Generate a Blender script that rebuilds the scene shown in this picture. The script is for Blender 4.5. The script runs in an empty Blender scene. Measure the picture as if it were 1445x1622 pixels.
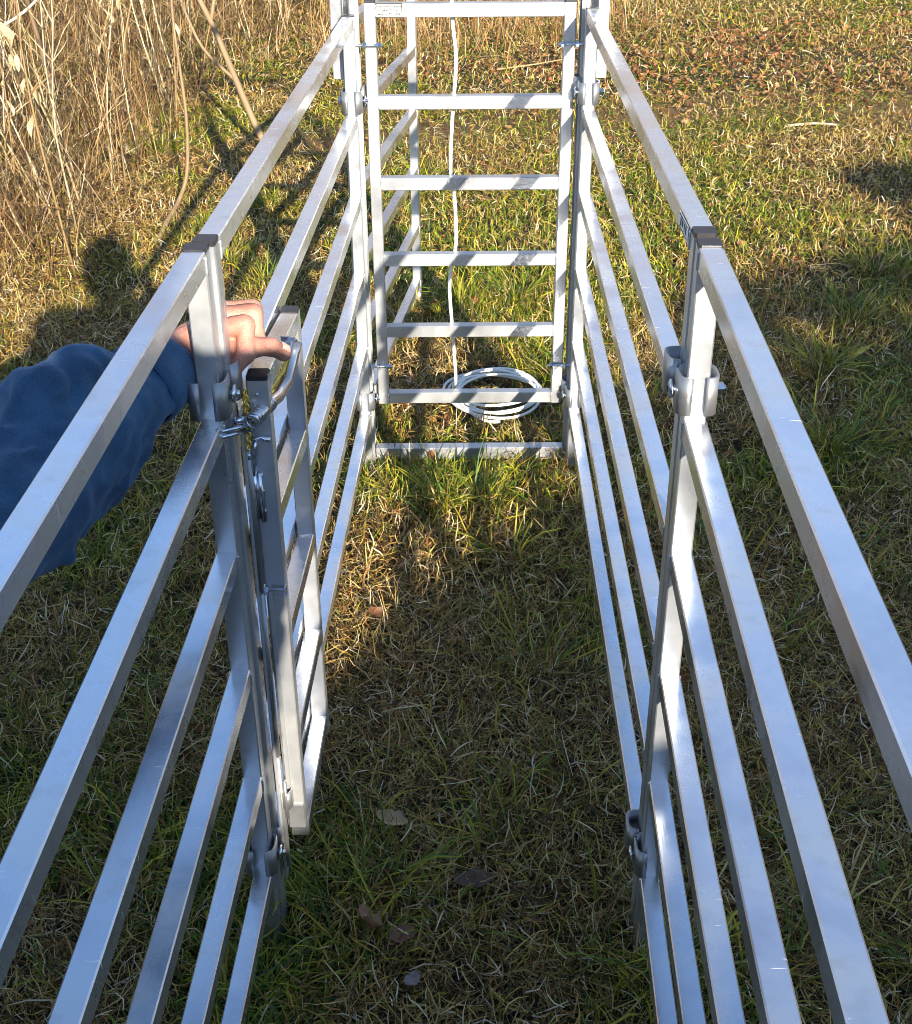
import bpy, bmesh, math, random
import numpy as np
from mathutils import Vector, Matrix
R = math.radians
random.seed(7)
rng = np.random.default_rng(11)
scene = bpy.context.scene
COL = scene.collection

# ------------------------------------------------------------------ camera, sky, sun, exposure
CAM_H = 1.494
cam_data = bpy.data.cameras.new("camera")
cam = bpy.data.objects.new("camera", cam_data)
COL.objects.link(cam)
cam_data.sensor_fit = 'VERTICAL'
cam_data.sensor_height = 24.0
cam_data.lens = 29.738
cam_data.clip_start = 0.02
cam_data.clip_end = 500.0
cam.matrix_world = (Matrix.Translation((0, 0, CAM_H)) @ Matrix.Rotation(R(90 - 30.122), 4, 'X')
                    @ Matrix.Rotation(R(-0.355), 4, 'Z'))
scene.camera = cam

SUN_EL, SUN_AZ = 19.0, 15.5          # the sun stands behind the camera, a little to the right
world = bpy.data.worlds.new("World")
scene.world = world
world.use_nodes = True
wn = world.node_tree
wn.nodes.clear()
sky = wn.nodes.new('ShaderNodeTexSky')
sky.sky_type = 'NISHITA'
sky.sun_disc = False
sky.sun_elevation = R(SUN_EL)
sky.sun_rotation = R(180 - SUN_AZ)
sky.air_density = 1.0
sky.dust_density = 0.2
sky.ozone_density = 1.8
bg = wn.nodes.new('ShaderNodeBackground')
bg.inputs['Strength'].default_value = 0.125
wo = wn.nodes.new('ShaderNodeOutputWorld')
wn.links.new(sky.outputs[0], bg.inputs['Color'])
wn.links.new(bg.outputs[0], wo.inputs['Surface'])

sun_data = bpy.data.lights.new("sun", 'SUN')
sun_data.energy = 5.0
sun_data.angle = R(0.5)
sun_data.color = (1.0, 0.90, 0.74)
sun = bpy.data.objects.new("sun", sun_data)
COL.objects.link(sun)
sdir = Vector((-math.sin(R(SUN_AZ)) * math.cos(R(SUN_EL)), math.cos(R(SUN_AZ)) * math.cos(R(SUN_EL)), -math.sin(R(SUN_EL))))
sun.rotation_euler = sdir.to_track_quat('-Z', 'Y').to_euler()
sun.location = (3, -8, 6)

scene.view_settings.view_transform = 'Standard'
scene.view_settings.look = 'None'
scene.view_settings.exposure = 1.4
scene.view_settings.gamma = 1.0
scene.cycles.filter_width = 0.9
scene.cycles.max_bounces = 8

# ------------------------------------------------------------------ materials
def new_mat(name):
    m = bpy.data.materials.new(name)
    m.use_nodes = True
    nt = m.node_tree
    p = nt.nodes['Principled BSDF']
    return m, nt, p

def nd(nt, t, **kw):
    n = nt.nodes.new(t)
    for k, v in kw.items():
        setattr(n, k, v)
    return n

def ramp(nt, stops):
    r = nt.nodes.new('ShaderNodeValToRGB')
    e = r.color_ramp.elements
    while len(e) > 1:
        e.remove(e[-1])
    e[0].position, e[0].color = stops[0][0], (*stops[0][1], 1)
    for pos, c in stops[1:]:
        x = e.new(pos)
        x.color = (*c, 1)
    return r

def alu(name, base=(0.80, 0.80, 0.81), rough=0.24, metallic=0.72, seed=0.0):
    m, nt, p = new_mat(name)
    tc = nd(nt, 'ShaderNodeTexCoord')
    mp = nd(nt, 'ShaderNodeMapping')
    mp.inputs['Location'].default_value = (seed, seed * 1.7, seed * 0.3)
    nt.links.new(tc.outputs['Object'], mp.inputs['Vector'])
    n1 = nd(nt, 'ShaderNodeTexNoise')
    n1.inputs['Scale'].default_value = 9
    n1.inputs['Detail'].default_value = 6
    n1.inputs['Roughness'].default_value = 0.58
    nt.links.new(mp.outputs[0], n1.inputs['Vector'])
    mp2 = nd(nt, 'ShaderNodeMapping')
    mp2.inputs['Scale'].default_value = (260, 3.5, 260)
    nt.links.new(tc.outputs['Object'], mp2.inputs['Vector'])
    n2 = nd(nt, 'ShaderNodeTexNoise')
    n2.inputs['Scale'].default_value = 1.0
    n2.inputs['Detail'].default_value = 3
    nt.links.new(mp2.outputs[0], n2.inputs['Vector'])
    n3 = nd(nt, 'ShaderNodeTexNoise')
    n3.inputs['Scale'].default_value = 55
    n3.inputs['Detail'].default_value = 2.5
    nt.links.new(mp.outputs[0], n3.inputs['Vector'])
    cr = ramp(nt, [(0.30, (base[0] * 0.80, base[1] * 0.80, base[2] * 0.82)), (0.5, base), (0.72, (min(1, base[0] * 1.08),) * 3)])
    nt.links.new(n1.outputs['Fac'], cr.inputs['Fac'])
    # dirty smudges with a shape of their own
    sm = ramp(nt, [(0.52, (0, 0, 0)), (0.86, (1, 1, 1))])
    nt.links.new(n3.outputs['Fac'], sm.inputs['Fac'])
    mulm = nd(nt, 'ShaderNodeMath', operation='MULTIPLY')
    nt.links.new(sm.outputs[0], mulm.inputs[0])
    sm2 = ramp(nt, [(0.44, (0, 0, 0)), (0.68, (1, 1, 1))])
    nt.links.new(n1.outputs['Fac'], sm2.inputs['Fac'])
    half = nd(nt, 'ShaderNodeMath', operation='MULTIPLY')
    half.inputs[1].default_value = 0.5
    nt.links.new(sm2.outputs[0], half.inputs[0])
    nt.links.new(half.outputs[0], mulm.inputs[1])
    mx = nd(nt, 'ShaderNodeMix', data_type='RGBA')
    nt.links.new(mulm.outputs[0], mx.inputs[0])
    nt.links.new(cr.outputs[0], mx.inputs[6])
    mx.inputs[7].default_value = (0.30, 0.28, 0.27, 1)
    # handling scuffs: short bright scratches across the tube
    mp4 = nd(nt, 'ShaderNodeMapping')
    mp4.inputs['Scale'].default_value = (22, 240, 22)
    mp4.inputs['Rotation'].default_value = (0, 0, 0.15)
    nt.links.new(mp.outputs[0], mp4.inputs['Vector'])
    n4 = nd(nt, 'ShaderNodeTexNoise')
    n4.inputs['Scale'].default_value = 1.0
    n4.inputs['Detail'].default_value = 2
    nt.links.new(mp4.outputs[0], n4.inputs['Vector'])
    s4 = ramp(nt, [(0.73, (0, 0, 0)), (0.77, (1, 1, 1))])
    nt.links.new(n4.outputs['Fac'], s4.inputs['Fac'])
    mx4 = nd(nt, 'ShaderNodeMix', data_type='RGBA')
    nt.links.new(s4.outputs[0], mx4.inputs[0])
    nt.links.new(mx.outputs[2], mx4.inputs[6])
    mx4.inputs[7].default_value = (0.92, 0.92, 0.92, 1)
    nt.links.new(mx4.outputs[2], p.inputs['Base Color'])
    m4 = nd(nt, 'ShaderNodeMath', operation='MULTIPLY_ADD')
    m4.inputs[1].default_value = -0.5
    m4.inputs[2].default_value = metallic
    nt.links.new(s4.outputs[0], m4.inputs[0])
    nt.links.new(m4.outputs[0], p.inputs['Metallic'])
    mr = nd(nt, 'ShaderNodeMapRange')
    mr.inputs['From Min'].default_value = 0.3
    mr.inputs['From Max'].default_value = 0.7
    mr.inputs['To Min'].default_value = rough - 0.04
    mr.inputs['To Max'].default_value = rough + 0.20
    nt.links.new(n1.outputs['Fac'], mr.inputs['Value'])
    nt.links.new(mr.outputs[0], p.inputs['Roughness'])
    bp = nd(nt, 'ShaderNodeBump')
    bp.inputs['Strength'].default_value = 0.04
    bp.inputs['Distance'].default_value = 0.002
    nt.links.new(n2.outputs['Fac'], bp.inputs['Height'])
    nt.links.new(bp.outputs[0], p.inputs['Normal'])
    return m

def simple(name, col, rough=0.5, metallic=0.0, noise=0.0, nscale=30, bump=0.0):
    m, nt, p = new_mat(name)
    p.inputs['Base Color'].default_value = (*col, 1)
    p.inputs['Roughness'].default_value = rough
    p.inputs['Metallic'].default_value = metallic
    if noise or bump:
        tc = nd(nt, 'ShaderNodeTexCoord')
        n1 = nd(nt, 'ShaderNodeTexNoise')
        n1.inputs['Scale'].default_value = nscale
        n1.inputs['Detail'].default_value = 6
        nt.links.new(tc.outputs['Object'], n1.inputs['Vector'])
        a = tuple(max(0, c * (1 - noise)) for c in col)
        b = tuple(min(1, c * (1 + noise)) for c in col)
        cr = ramp(nt, [(0.3, a), (0.7, b)])
        nt.links.new(n1.outputs['Fac'], cr.inputs['Fac'])
        nt.links.new(cr.outputs[0], p.inputs['Base Color'])
        if bump:
            bp = nd(nt, 'ShaderNodeBump')
            bp.inputs['Strength'].default_value = bump
            bp.inputs['Distance'].default_value = 0.003
            nt.links.new(n1.outputs['Fac'], bp.inputs['Height'])
            nt.links.new(bp.outputs[0], p.inputs['Normal'])
    return m

def plant_mat(name, rough=0.55, trans=0.12):
    m, nt, p = new_mat(name)
    at = nd(nt, 'ShaderNodeAttribute', attribute_name='tint')
    nt.links.new(at.outputs['Color'], p.inputs['Base Color'])
    p.inputs['Roughness'].default_value = rough
    p.inputs['Specular IOR Level'].default_value = 0.35
    tr = nd(nt, 'ShaderNodeBsdfTranslucent')
    nt.links.new(at.outputs['Color'], tr.inputs['Color'])
    ms = nd(nt, 'ShaderNodeMixShader')
    ms.inputs[0].default_value = trans
    nt.links.new(p.outputs[0], ms.inputs[1])
    nt.links.new(tr.outputs[0], ms.inputs[2])
    nt.links.new(ms.outputs[0], nt.nodes['Material Output'].inputs['Surface'])
    return m

M_ALU = alu("aluminium", base=(0.71, 0.74, 0.82), rough=0.18, metallic=0.88, seed=0.0)
M_POST = alu("post_aluminium", base=(0.62, 0.64, 0.67), rough=0.30, metallic=0.82, seed=2.2)
M_ALU_GATE = alu("gate_aluminium", base=(0.52, 0.535, 0.56), rough=0.30, metallic=0.68, seed=3.1)
M_ALU_DULL = alu("dull_aluminium", base=(0.56, 0.57, 0.58), rough=0.32, metallic=0.72, seed=5.7)
M_GALV = alu("galvanised_steel", base=(0.34, 0.345, 0.36), rough=0.36, metallic=0.8, seed=9.2)
M_LATCH = alu("latch_plate_metal", base=(0.60, 0.62, 0.66), rough=0.34, metallic=0.85, seed=7.7)
M_STEEL = simple("zinc_bolt", (0.62, 0.66, 0.74), 0.22, 1.0, 0.15, 60)
M_CHROME = simple("steel_tube", (0.74, 0.64, 0.60), 0.27, 0.95, 0.12, 40)
M_BRASS = simple("brass", (0.85, 0.58, 0.10), 0.36, 0.75, 0.25, 200)
M_CAP = simple("black_plastic", (0.022, 0.020, 0.024), 0.42, 0.0, 0.3, 120)
M_DARKSLOT = simple("dark_slot", (0.02, 0.02, 0.022), 0.7)
M_PLATE = simple("white_label_stock", (0.86, 0.85, 0.80), 0.5)
M_INK = simple("black_ink", (0.05, 0.04, 0.035), 0.7)
M_ROPE = simple("white_rope", (0.80, 0.79, 0.76), 0.75, 0.0, 0.12, 300, 0.5)
M_PLANT = plant_mat("grass_blades")
M_STALK = plant_mat("dry_stalks", 0.6, 0.1)
M_LEAF = plant_mat("dead_leaves", 0.6, 0.15)

# ------------------------------------------------------------------ mesh helpers
class MB:
    def __init__(self):
        self.v, self.f = [], []
    def add(self, vs, fs):
        o = len(self.v)
        self.v += [Vector(v) for v in vs]
        self.f += [tuple(i + o for i in f) for f in fs]
        return self
    def prism(self, p, q, up, w, h, ch=0.0015):
        """chamfered bar from p to q; w across, h along up (both centred)"""
        p, q, up = Vector(p), Vector(q), Vector(up)
        d = (q - p).normalized()
        s = d.cross(up).normalized()
        u = s.cross(d).normalized()
        a, b, c = w / 2, h / 2, ch
        sec = [(-a + c, -b), (a - c, -b), (a, -b + c), (a, b - c), (a - c, b), (-a + c, b), (-a, b - c), (-a, -b + c)]
        vs = [e + s * x + u * y for e in (p, q) for x, y in sec]
        fs = [(i, (i + 1) % 8, 8 + (i + 1) % 8, 8 + i) for i in range(8)]
        fs += [tuple(range(7, -1, -1)), tuple(range(8, 16))]
        return self.add(vs, fs)
    def box(self, c, s):
        c, s = Vector(c), Vector(s) / 2
        vs = [c + Vector((x * s.x, y * s.y, z * s.z)) for x in (-1, 1) for y in (-1, 1) for z in (-1, 1)]
        return self.add(vs, [(0, 1, 3, 2), (4, 6, 7, 5), (0, 4, 5, 1), (2, 3, 7, 6), (0, 2, 6, 4), (1, 5, 7, 3)])
    def tube(self, pts, r, n=10, cap=True):
        pts = [Vector(p) for p in pts]
        rs = r if isinstance(r, (list, tuple)) else [r] * len(pts)
        ref = None
        rings = []
        for i, p in enumerate(pts):
            t = (pts[min(i + 1, len(pts) - 1)] - pts[max(i - 1, 0)]).normalized()
            if ref is None:
                ref = t.orthogonal().normalized()
            ref = (ref - t * ref.dot(t)).normalized()
            b = t.cross(ref)
            rings.append([p + (ref * math.cos(2 * math.pi * k / n) + b * math.sin(2 * math.pi * k / n)) * rs[i] for k in range(n)])
        vs = [v for ring in rings for v in ring]
        fs = [(i * n + k, i * n + (k + 1) % n, (i + 1) * n + (k + 1) % n, (i + 1) * n + k) for i in range(len(pts) - 1) for k in range(n)]
        if cap:
            fs += [tuple(range(n - 1, -1, -1)), tuple((len(pts) - 1) * n + k for k in range(n))]
        return self.add(vs, fs)
    def strip(self, path, z0, z1, t):
        """vertical plate following a plan path (x, y), thickness t"""
        P = [Vector((x, y)) for x, y in path]
        n = len(P)
        L, Rr = [], []
        for i in range(n):
            d = (P[min(i + 1, n - 1)] - P[max(i - 1, 0)]).normalized()
            nn = Vector((-d.y, d.x)) * (t / 2)
            L.append(P[i] + nn)
            Rr.append(P[i] - nn)
        vs = []
        for i in range(n):
            for q in (L[i], Rr[i]):
                vs += [(q.x, q.y, z0), (q.x, q.y, z1)]
        fs = []
        for i in range(n - 1):
            a, b = i * 4, (i + 1) * 4
            fs += [(a, b, b + 1, a + 1), (a + 2, a + 3, b + 3, b + 2), (a + 1, b + 1, b + 3, a + 3), (a, a + 2, b + 2, b)]
        fs += [(0, 1, 3, 2), (4 * n - 4, 4 * n - 2, 4 * n - 1, 4 * n - 3)]
        return self.add(vs, fs)
    def bone(self, p, q, r1, r2, n=12):
        """closed tapered capsule"""
        p, q = Vector(p), Vector(q)
        d = (q - p).normalized()
        pts, rs = [], []
        for k in (80, 55, 25):
            pts.append(p - d * r1 * math.sin(R(k))); rs.append(r1 * math.cos(R(k)))
        for k in range(5):
            pts.append(p.lerp(q, k / 4)); rs.append(r1 + (r2 - r1) * k / 4)
        for k in (25, 55, 80):
            pts.append(q + d * r2 * math.sin(R(k))); rs.append(r2 * math.cos(R(k)))
        return self.tube(pts, rs, n)
    def ball(self, c, rad, n=14):
        c = Vector(c)
        rx, ry, rz = rad
        vs, fs = [], []
        for i in range(1, n):
            th = math.pi * i / n
            for k in range(n):
                a = 2 * math.pi * k / n
                vs.append(c + Vector((rx * math.sin(th) * math.cos(a), ry * math.sin(th) * math.sin(a), rz * math.cos(th))))
        top, bot = len(vs), len(vs) + 1
        vs += [c + Vector((0, 0, rz)), c - Vector((0, 0, rz))]
        for i in range(n - 2):
            for k in range(n):
                fs.append((i * n + k, (i + 1) * n + k, (i + 1) * n + (k + 1) % n, i * n + (k + 1) % n))
        for k in range(n):
            fs.append((top, k, (k + 1) % n))
            fs.append((bot, (n - 2) * n + (k + 1) % n, (n - 2) * n + k))
        return self.add(vs, fs)

def root_origin(parent):
    o = Vector((0, 0, 0))
    p = parent
    while p is not None:
        o += p.location
        p = p.parent
    return o

def obj(name, mb, mat, parent=None, smooth=False, label=None, loc=None):
    """link a mesh builder as ONE mesh object; vertices are given in world coordinates"""
    me = bpy.data.meshes.new(name)
    org = root_origin(parent) if parent else (Vector(loc) if loc else Vector((0, 0, 0)))
    me.from_pydata([v - org for v in mb.v], [], mb.f)
    me.materials.append(mat)
    if smooth:
        me.polygons.foreach_set('use_smooth', [True] * len(me.polygons))
    me.update()
    o = bpy.data.objects.new(name, me)
    COL.objects.link(o)
    if parent:
        o.parent = parent
    elif loc:
        o.location = loc
    if label:
        o['label'] = label
    return o

def thing(name, label, cat, loc=(0, 0, 0), group=None):
    o = bpy.data.objects.new(name, None)
    o.empty_display_size = 0.1
    o.location = loc
    COL.objects.link(o)
    return tag(o, label, cat, group)

def tag(o, label, cat, group=None, kind=None):
    o['label'] = label
    o['category'] = cat
    if group:
        o['group'] = group
    if kind:
        o['kind'] = kind
    return o

def vnoise(x, y, scale, seed):
    g = np.random.default_rng(seed).random((64, 64))
    u, v = x / scale, y / scale
    i, j = np.floor(u).astype(int), np.floor(v).astype(int)
    fx, fy = u - i, v - j
    fx, fy = fx * fx * (3 - 2 * fx), fy * fy * (3 - 2 * fy)
    a = g[i % 64, j % 64]; b = g[(i + 1) % 64, j % 64]; c = g[i % 64, (j + 1) % 64]; d = g[(i + 1) % 64, (j + 1) % 64]
    return (a * (1 - fx) + b * fx) * (1 - fy) + (c * (1 - fx) + d * fx) * fy

# ------------------------------------------------------------------ ground
def soil_mask(x, y):
    """bare worn strip behind the gate"""
    c = 6.25 + 0.25 * np.sin(x * 0.9) + 0.10 * x
    s = np.exp(-((y - c) / 0.42) ** 2) * np.clip((x + 1.6) / 0.8, 0, 1) * np.clip((3.4 - x) / 1.2, 0, 1)
    return s * (0.45 + 0.9 * vnoise(x, y, 0.5, 41))

def make_ground():
    xs = np.concatenate([[-200, -60, -20], np.linspace(-8, 8, 81), [20, 60, 200]])
    ys = np.concatenate([[-200, -60, -20], np.linspace(-4, 16, 101), [25, 60, 250]])
    X, Y = np.meshgrid(xs, ys)
    Z = np.where((np.abs(X) < 8) & (Y > -4) & (Y < 16), (vnoise(X, Y, 0.9, 3) - 0.5) * 0.014, 0.0) - 0.006
    V = np.stack([X.ravel(), Y.ravel(), Z.ravel()], 1)
    nx, ny = len(xs), len(ys)
    F = [(j * nx + i, j * nx + i + 1, (j + 1) * nx + i + 1, (j + 1) * nx + i) for j in range(ny - 1) for i in range(nx - 1)]
    me = bpy.data.meshes.new('ground')
    me.from_pydata(V.tolist(), [], F)
    m, nt, p = new_mat('soil_and_thatch')
    tc = nd(nt, 'ShaderNodeTexCoord')
    n1 = nd(nt, 'ShaderNodeTexNoise'); n1.inputs['Scale'].default_value = 130; n1.inputs['Detail'].default_value = 8; n1.inputs['Roughness'].default_value = 0.7
    n2 = nd(nt, 'ShaderNodeTexNoise'); n2.inputs['Scale'].default_value = 2.2; n2.inputs['Detail'].default_value = 5
    nt.links.new(tc.outputs['Object'], n1.inputs['Vector']); nt.links.new(tc.outputs['Object'], n2.inputs['Vector'])
    c1 = ramp(nt, [(0.35, (0.012, 0.008, 0.004)), (0.55, (0.045, 0.028, 0.011)), (0.70, (0.12, 0.08, 0.032)), (0.82, (0.26, 0.19, 0.08))])
    c2 = ramp(nt, [(0.35, (0.014, 0.016, 0.004)), (0.58, (0.050, 0.045, 0.012)), (0.78, (0.16, 0.12, 0.04))])
    nt.links.new(n1.outputs['Fac'], c1.inputs['Fac']); nt.links.new(n1.outputs['Fac'], c2.inputs['Fac'])
    r2 = ramp(nt, [(0.42, (0, 0, 0)), (0.6, (1, 1, 1))]); nt.links.new(n2.outputs['Fac'], r2.inputs['Fac'])
    mx = nd(nt, 'ShaderNodeMix', data_type='RGBA')
    nt.links.new(r2.outputs[0], mx.inputs[0]); nt.links.new(c1.outputs[0], mx.inputs[6]); nt.links.new(c2.outputs[0], mx.inputs[7])
    c3 = ramp(nt, [(0.3, (0.09, 0.046, 0.014)), (0.55, (0.19, 0.10, 0.03)), (0.75, (0.30, 0.18, 0.06))])
    nt.links.new(n1.outputs['Fac'], c3.inputs['Fac'])
    sa = nd(nt, 'ShaderNodeAttribute', attribute_name='worn')
    mx2 = nd(nt, 'ShaderNodeMix', data_type='RGBA')
    nt.links.new(sa.outputs['Fac'], mx2.inputs[0]); nt.links.new(mx.outputs[2], mx2.inputs[6]); nt.links.new(c3.outputs[0], mx2.inputs[7])
    nt.links.new(mx2.outputs[2], p.inputs['Base Color'])
    wa = me.attributes.new('worn', 'FLOAT', 'POINT')
    wa.data.foreach_set('value', np.clip(soil_mask(X.ravel(), Y.ravel()) * 1.1, 0, 1).astype(np.float32))
    p.inputs['Roughness'].default_value = 0.95
    bp = nd(nt, 'ShaderNodeBump'); bp.inputs['Strength'].default_value = 0.9; bp.inputs['Distance'].default_value = 0.012
    nt.links.new(n1.outputs['Fac'], bp.inputs['Height']); nt.links.new(bp.outputs[0], p.inputs['Normal'])
    me.materials.append(m)
    o = bpy.data.objects.new('ground', me)
    COL.objects.link(o)
    o['kind'] = 'structure'
    o['label'] = 'bare brown soil under the patchy winter grass'
make_ground()

# ------------------------------------------------------------------ unseen block added behind the camera, outline shaped to cast the shade
def make_shade_blocker():
    t = thing('shade_blocker', 'unseen grey block added behind the photographer to cast the shade', 'shade_blocker', (6.0, -6.0, 0))
    y0, y1 = -2.55, -9.5
    b = MB()
    prof = [(-3.2, 0), (11.0, 0), (11.0, 2.44), (3.6, 2.40), (2.4, 2.06), (1.62, 1.86), (1.237, 1.74), (0.75, 1.51), (0.50, 2.02), (-3.2, 2.15)]
    n = len(prof)
    vs = [(x, y, z) for y in (y0, y1) for x, z in prof]
    b.add(vs, [tuple(range(n)), tuple(range(2 * n - 1, n - 1, -1))] + [(i, i + n, (i + 1) % n + n, (i + 1) % n) for i in range(n)])
    obj('blocker_wall', b, simple('blocker_boards', (0.22, 0.19, 0.16), 0.85, 0, 0.35, 8, 0.4), t)
    r = MB()
    r.prism((3.6, (y0 + y1) / 2, 2.425), (11.1, (y0 + y1) / 2, 2.465), (0, 0, 1), 6.8, 0.03)
    obj('blocker_roof', r, simple('blocker_tin', (0.35, 0.33, 0.32), 0.45, 0.6, 0.3, 5), t)
    d = MB().box((6.0, y0 + 0.03, 1.1), (1.6, 0.05, 2.2))
    obj('blocker_door', d, simple('blocker_door_paint', (0.16, 0.08, 0.06), 0.8, 0, 0.3, 10), t)
make_shade_blocker()

def make_leaf_blocker():  # unseen leaves added to break up the straight shadow edge
    r = np.random.default_rng(4)
    n = 5200
    x = r.uniform(1.7, 6.5, n)
    blocker_roof = np.interp(x, [0.75, 2.4, 3.6, 11], [1.50, 2.06, 2.40, 2.44])
    top = blocker_roof + 0.16 * (vnoise(x, x * 0 + 1.3, 0.30, 17) - 0.35) + 0.12 * (vnoise(x, x * 0 + 4.1, 0.10, 18) - 0.4)
    z = top - r.random(n) ** 2.0 * 0.55
    y = -2.25 + r.uniform(-0.15, 0.15, n)
    k = 1500                                     # spray of leaves added to cast a separate dark wedge
    u = r.random(k)
    x[:k] = 3.72 + 1.1 * u; z[:k] = 2.67 + 0.12 * u + r.normal(0, 0.018 + 0.045 * u)
    b = MB()
    for i in range(n):
        c = Vector((x[i], y[i], z[i]))
        d = Vector(r.normal(0, 1, 3)).normalized(); e = d.orthogonal().normalized()
        L = r.uniform(0.03, 0.07)
        b.add([c - d * L, c - e * L * 0.4, c + d * L, c + e * L * 0.4], [(0, 1, 2, 3)])
    t = thing('leaf_blocker', 'unseen leafy screen added behind the photographer to dapple the shade', 'leaf_blocker', (4.0, -2.25, 0))
    obj('blocker_foliage', b, simple('blocker_leaf', (0.05, 0.08, 0.02), 0.6), t)
    st = MB()
    for k in range(12):
        xx = 1.7 + 0.4 * k
        st.tube([(4.0, -2.25, 0), ((xx + 4.0) / 2, -2.25, 0.5 + 0.1 * k), (xx, -2.25, 1.2 + 0.2 * xx)], [0.03, 0.02, 0.006], 6)
    st.tube([(4.0, -2.25, 0), (4.9, -2.25, 1.6), (4.6, -2.25, 2.75), (3.8, -2.25, 2.68)], [0.03, 0.022, 0.012, 0.005], 6)
    obj('stem', st, simple('blocker_bark', (0.10, 0.07, 0.05), 0.9), t)
make_leaf_blocker()

# ------------------------------------------------------------------ aluminium panels
T = 0.0255          # tube width
PD = 0.0265          # end post depth along the panel
ZK = [1.0666, 0.8680, 0.6909, 0.5128, 0.3323, 0.1539]
Z = Vector((0, 0, 1))

def panel(label, near, far, mat, z_near=0.0, z_far=0.0, foot=0.0, group='aluminium livestock panels', weld=True):
    """near / far: (x of left edge, y) of the outer faces of the two end posts"""
    N, F = Vector((near[0] + T / 2, near[1], 0)), Vector((far[0] + T / 2, far[1], 0))
    t = thing('livestock_panel', label, 'panel', (N.x, N.y, 0), group)
    d = (F - N).normalized()
    for P, s, dz in ((N, 1, z_near), (F, -1, z_far)):
        c = P + d * (s * PD / 2)
        b = MB()
        b.prism(c + Z * (foot + dz), c + Z * (ZK[0] + dz - 0.004), d, T, PD)
        post = obj('post', b, M_POST, t)
        k = MB().prism(c + Z * (ZK[0] + dz - 0.0035), c + Z * (ZK[0] + dz + 0.0018), d, T - 0.0012, PD - 0.0012, 0.002)
        obj('post_cap', k, M_CAP, post)
    a, e = N + d * PD, F - d * PD
    for i, z in enumerate(ZK):
        b = MB()
        b.prism(a + Z * (z + z_near - T / 2), e + Z * (z + z_far - T / 2), Z, T, T)
        r = obj('rail', b, mat, t)
        if weld:
            for P, s, dz in ((a, 1, z_near), (e, -1, z_far)):
                zz = z + dz
                side = Vector((-d.y, d.x, 0))
                w = MB()
                q, o_ = T / 2 + 0.0003, P + d * (s * 0.0006)
                path = [(q, T - 0.003 - 0.0029 * j) for j in range(8)] + [(q - q * 0.25 * j, -0.0003) for j in range(1, 8)] + [(-q, 0.0029 * j) for j in range(8)]
                w.tube([o_ + side * u + Z * (zz - T + v) for u, v in path], [0.0013 + 0.0006 * (j % 2) for j in range(len(path))], 6)
                obj('weld_bead', w, M_ALU_DULL, r, True)
    return t

panel('near left panel, its six rails running out of the bottom left corner',
      (-0.3371, -0.093), (-0.2899, 1.3332), M_ALU, -0.018, -0.0087)
panel('near right panel, its six rails running out of the bottom right corner',
      (0.1992, -0.116), (0.2571, 1.3102), M_ALU, 0.0034, 0.0)
panel('farther panel on the left, between the hand and the ladder shaped gate',
      (-0.2850, 1.3346), (-0.2315, 2.8315), M_ALU, -0.0087, -0.0056)
rf = panel('farther panel on the right, between the double black caps and the ladder shaped gate',
           (0.2580, 1.3245), (0.2760, 2.8091), M_ALU, 0.0, 0.0097)
panel('panel behind the ladder shaped gate, seen through its left side',
      (-0.2460, 2.93), (-0.1325, 3.945), M_ALU, -0.03, -0.062)

# decal on the inner face of the far right panel's top rail
b = MB().add([(0.2572, 1.362, 1.046), (0.2572, 1.362, 1.064), (0.2576, 1.425, 1.064), (0.2576, 1.425, 1.046),
              (0.2578, 1.362, 1.046), (0.2578, 1.362, 1.064), (0.2582, 1.425, 1.064), (0.2582, 1.425, 1.046)],
             [(0, 3, 2, 1), (0, 1, 5, 4), (1, 2, 6, 5), (2, 3, 7, 6), (3, 0, 4, 7)])
dec = obj('label_plate', b, M_PLATE, rf)
b = MB()
for y0, y1, z0, z1 in ((1.366, 1.421, 1.0476, 1.0484), (1.366, 1.421, 1.0616, 1.0624), (1.372, 1.378, 1.051, 1.060), (1.384, 1.387, 1.051, 1.060), (1.394, 1.402, 1.053, 1.059), (1.408, 1.412, 1.051, 1.060)):
    b.box((0.2572 + 0.0003, (y0 + y1) / 2, (z0 + z1) / 2), (0.0012, y1 - y0, z1 - z0))
obj('lettering', b, M_INK, dec)

# ------------------------------------------------------------------ clamps that join the panels
def arc(cx, cy, hx, hy, rad, a0, a1, step=12):
    """rounded-rectangle path round (cx, cy) from angle a0 to a1 (degrees)"""
    pts = []
    n = max(2, int(abs(a1 - a0) / step))
    for i in range(n + 1):
        a = R(a0 + (a1 - a0) * i / n)
        e = 4.0
        c, s = math.cos(a), math.sin(a)
        k = (abs(c / hx) ** e + abs(s / hy) ** e) ** (-1 / e)
        pts.append((cx + c * k, cy + s * k))
    return pts

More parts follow.
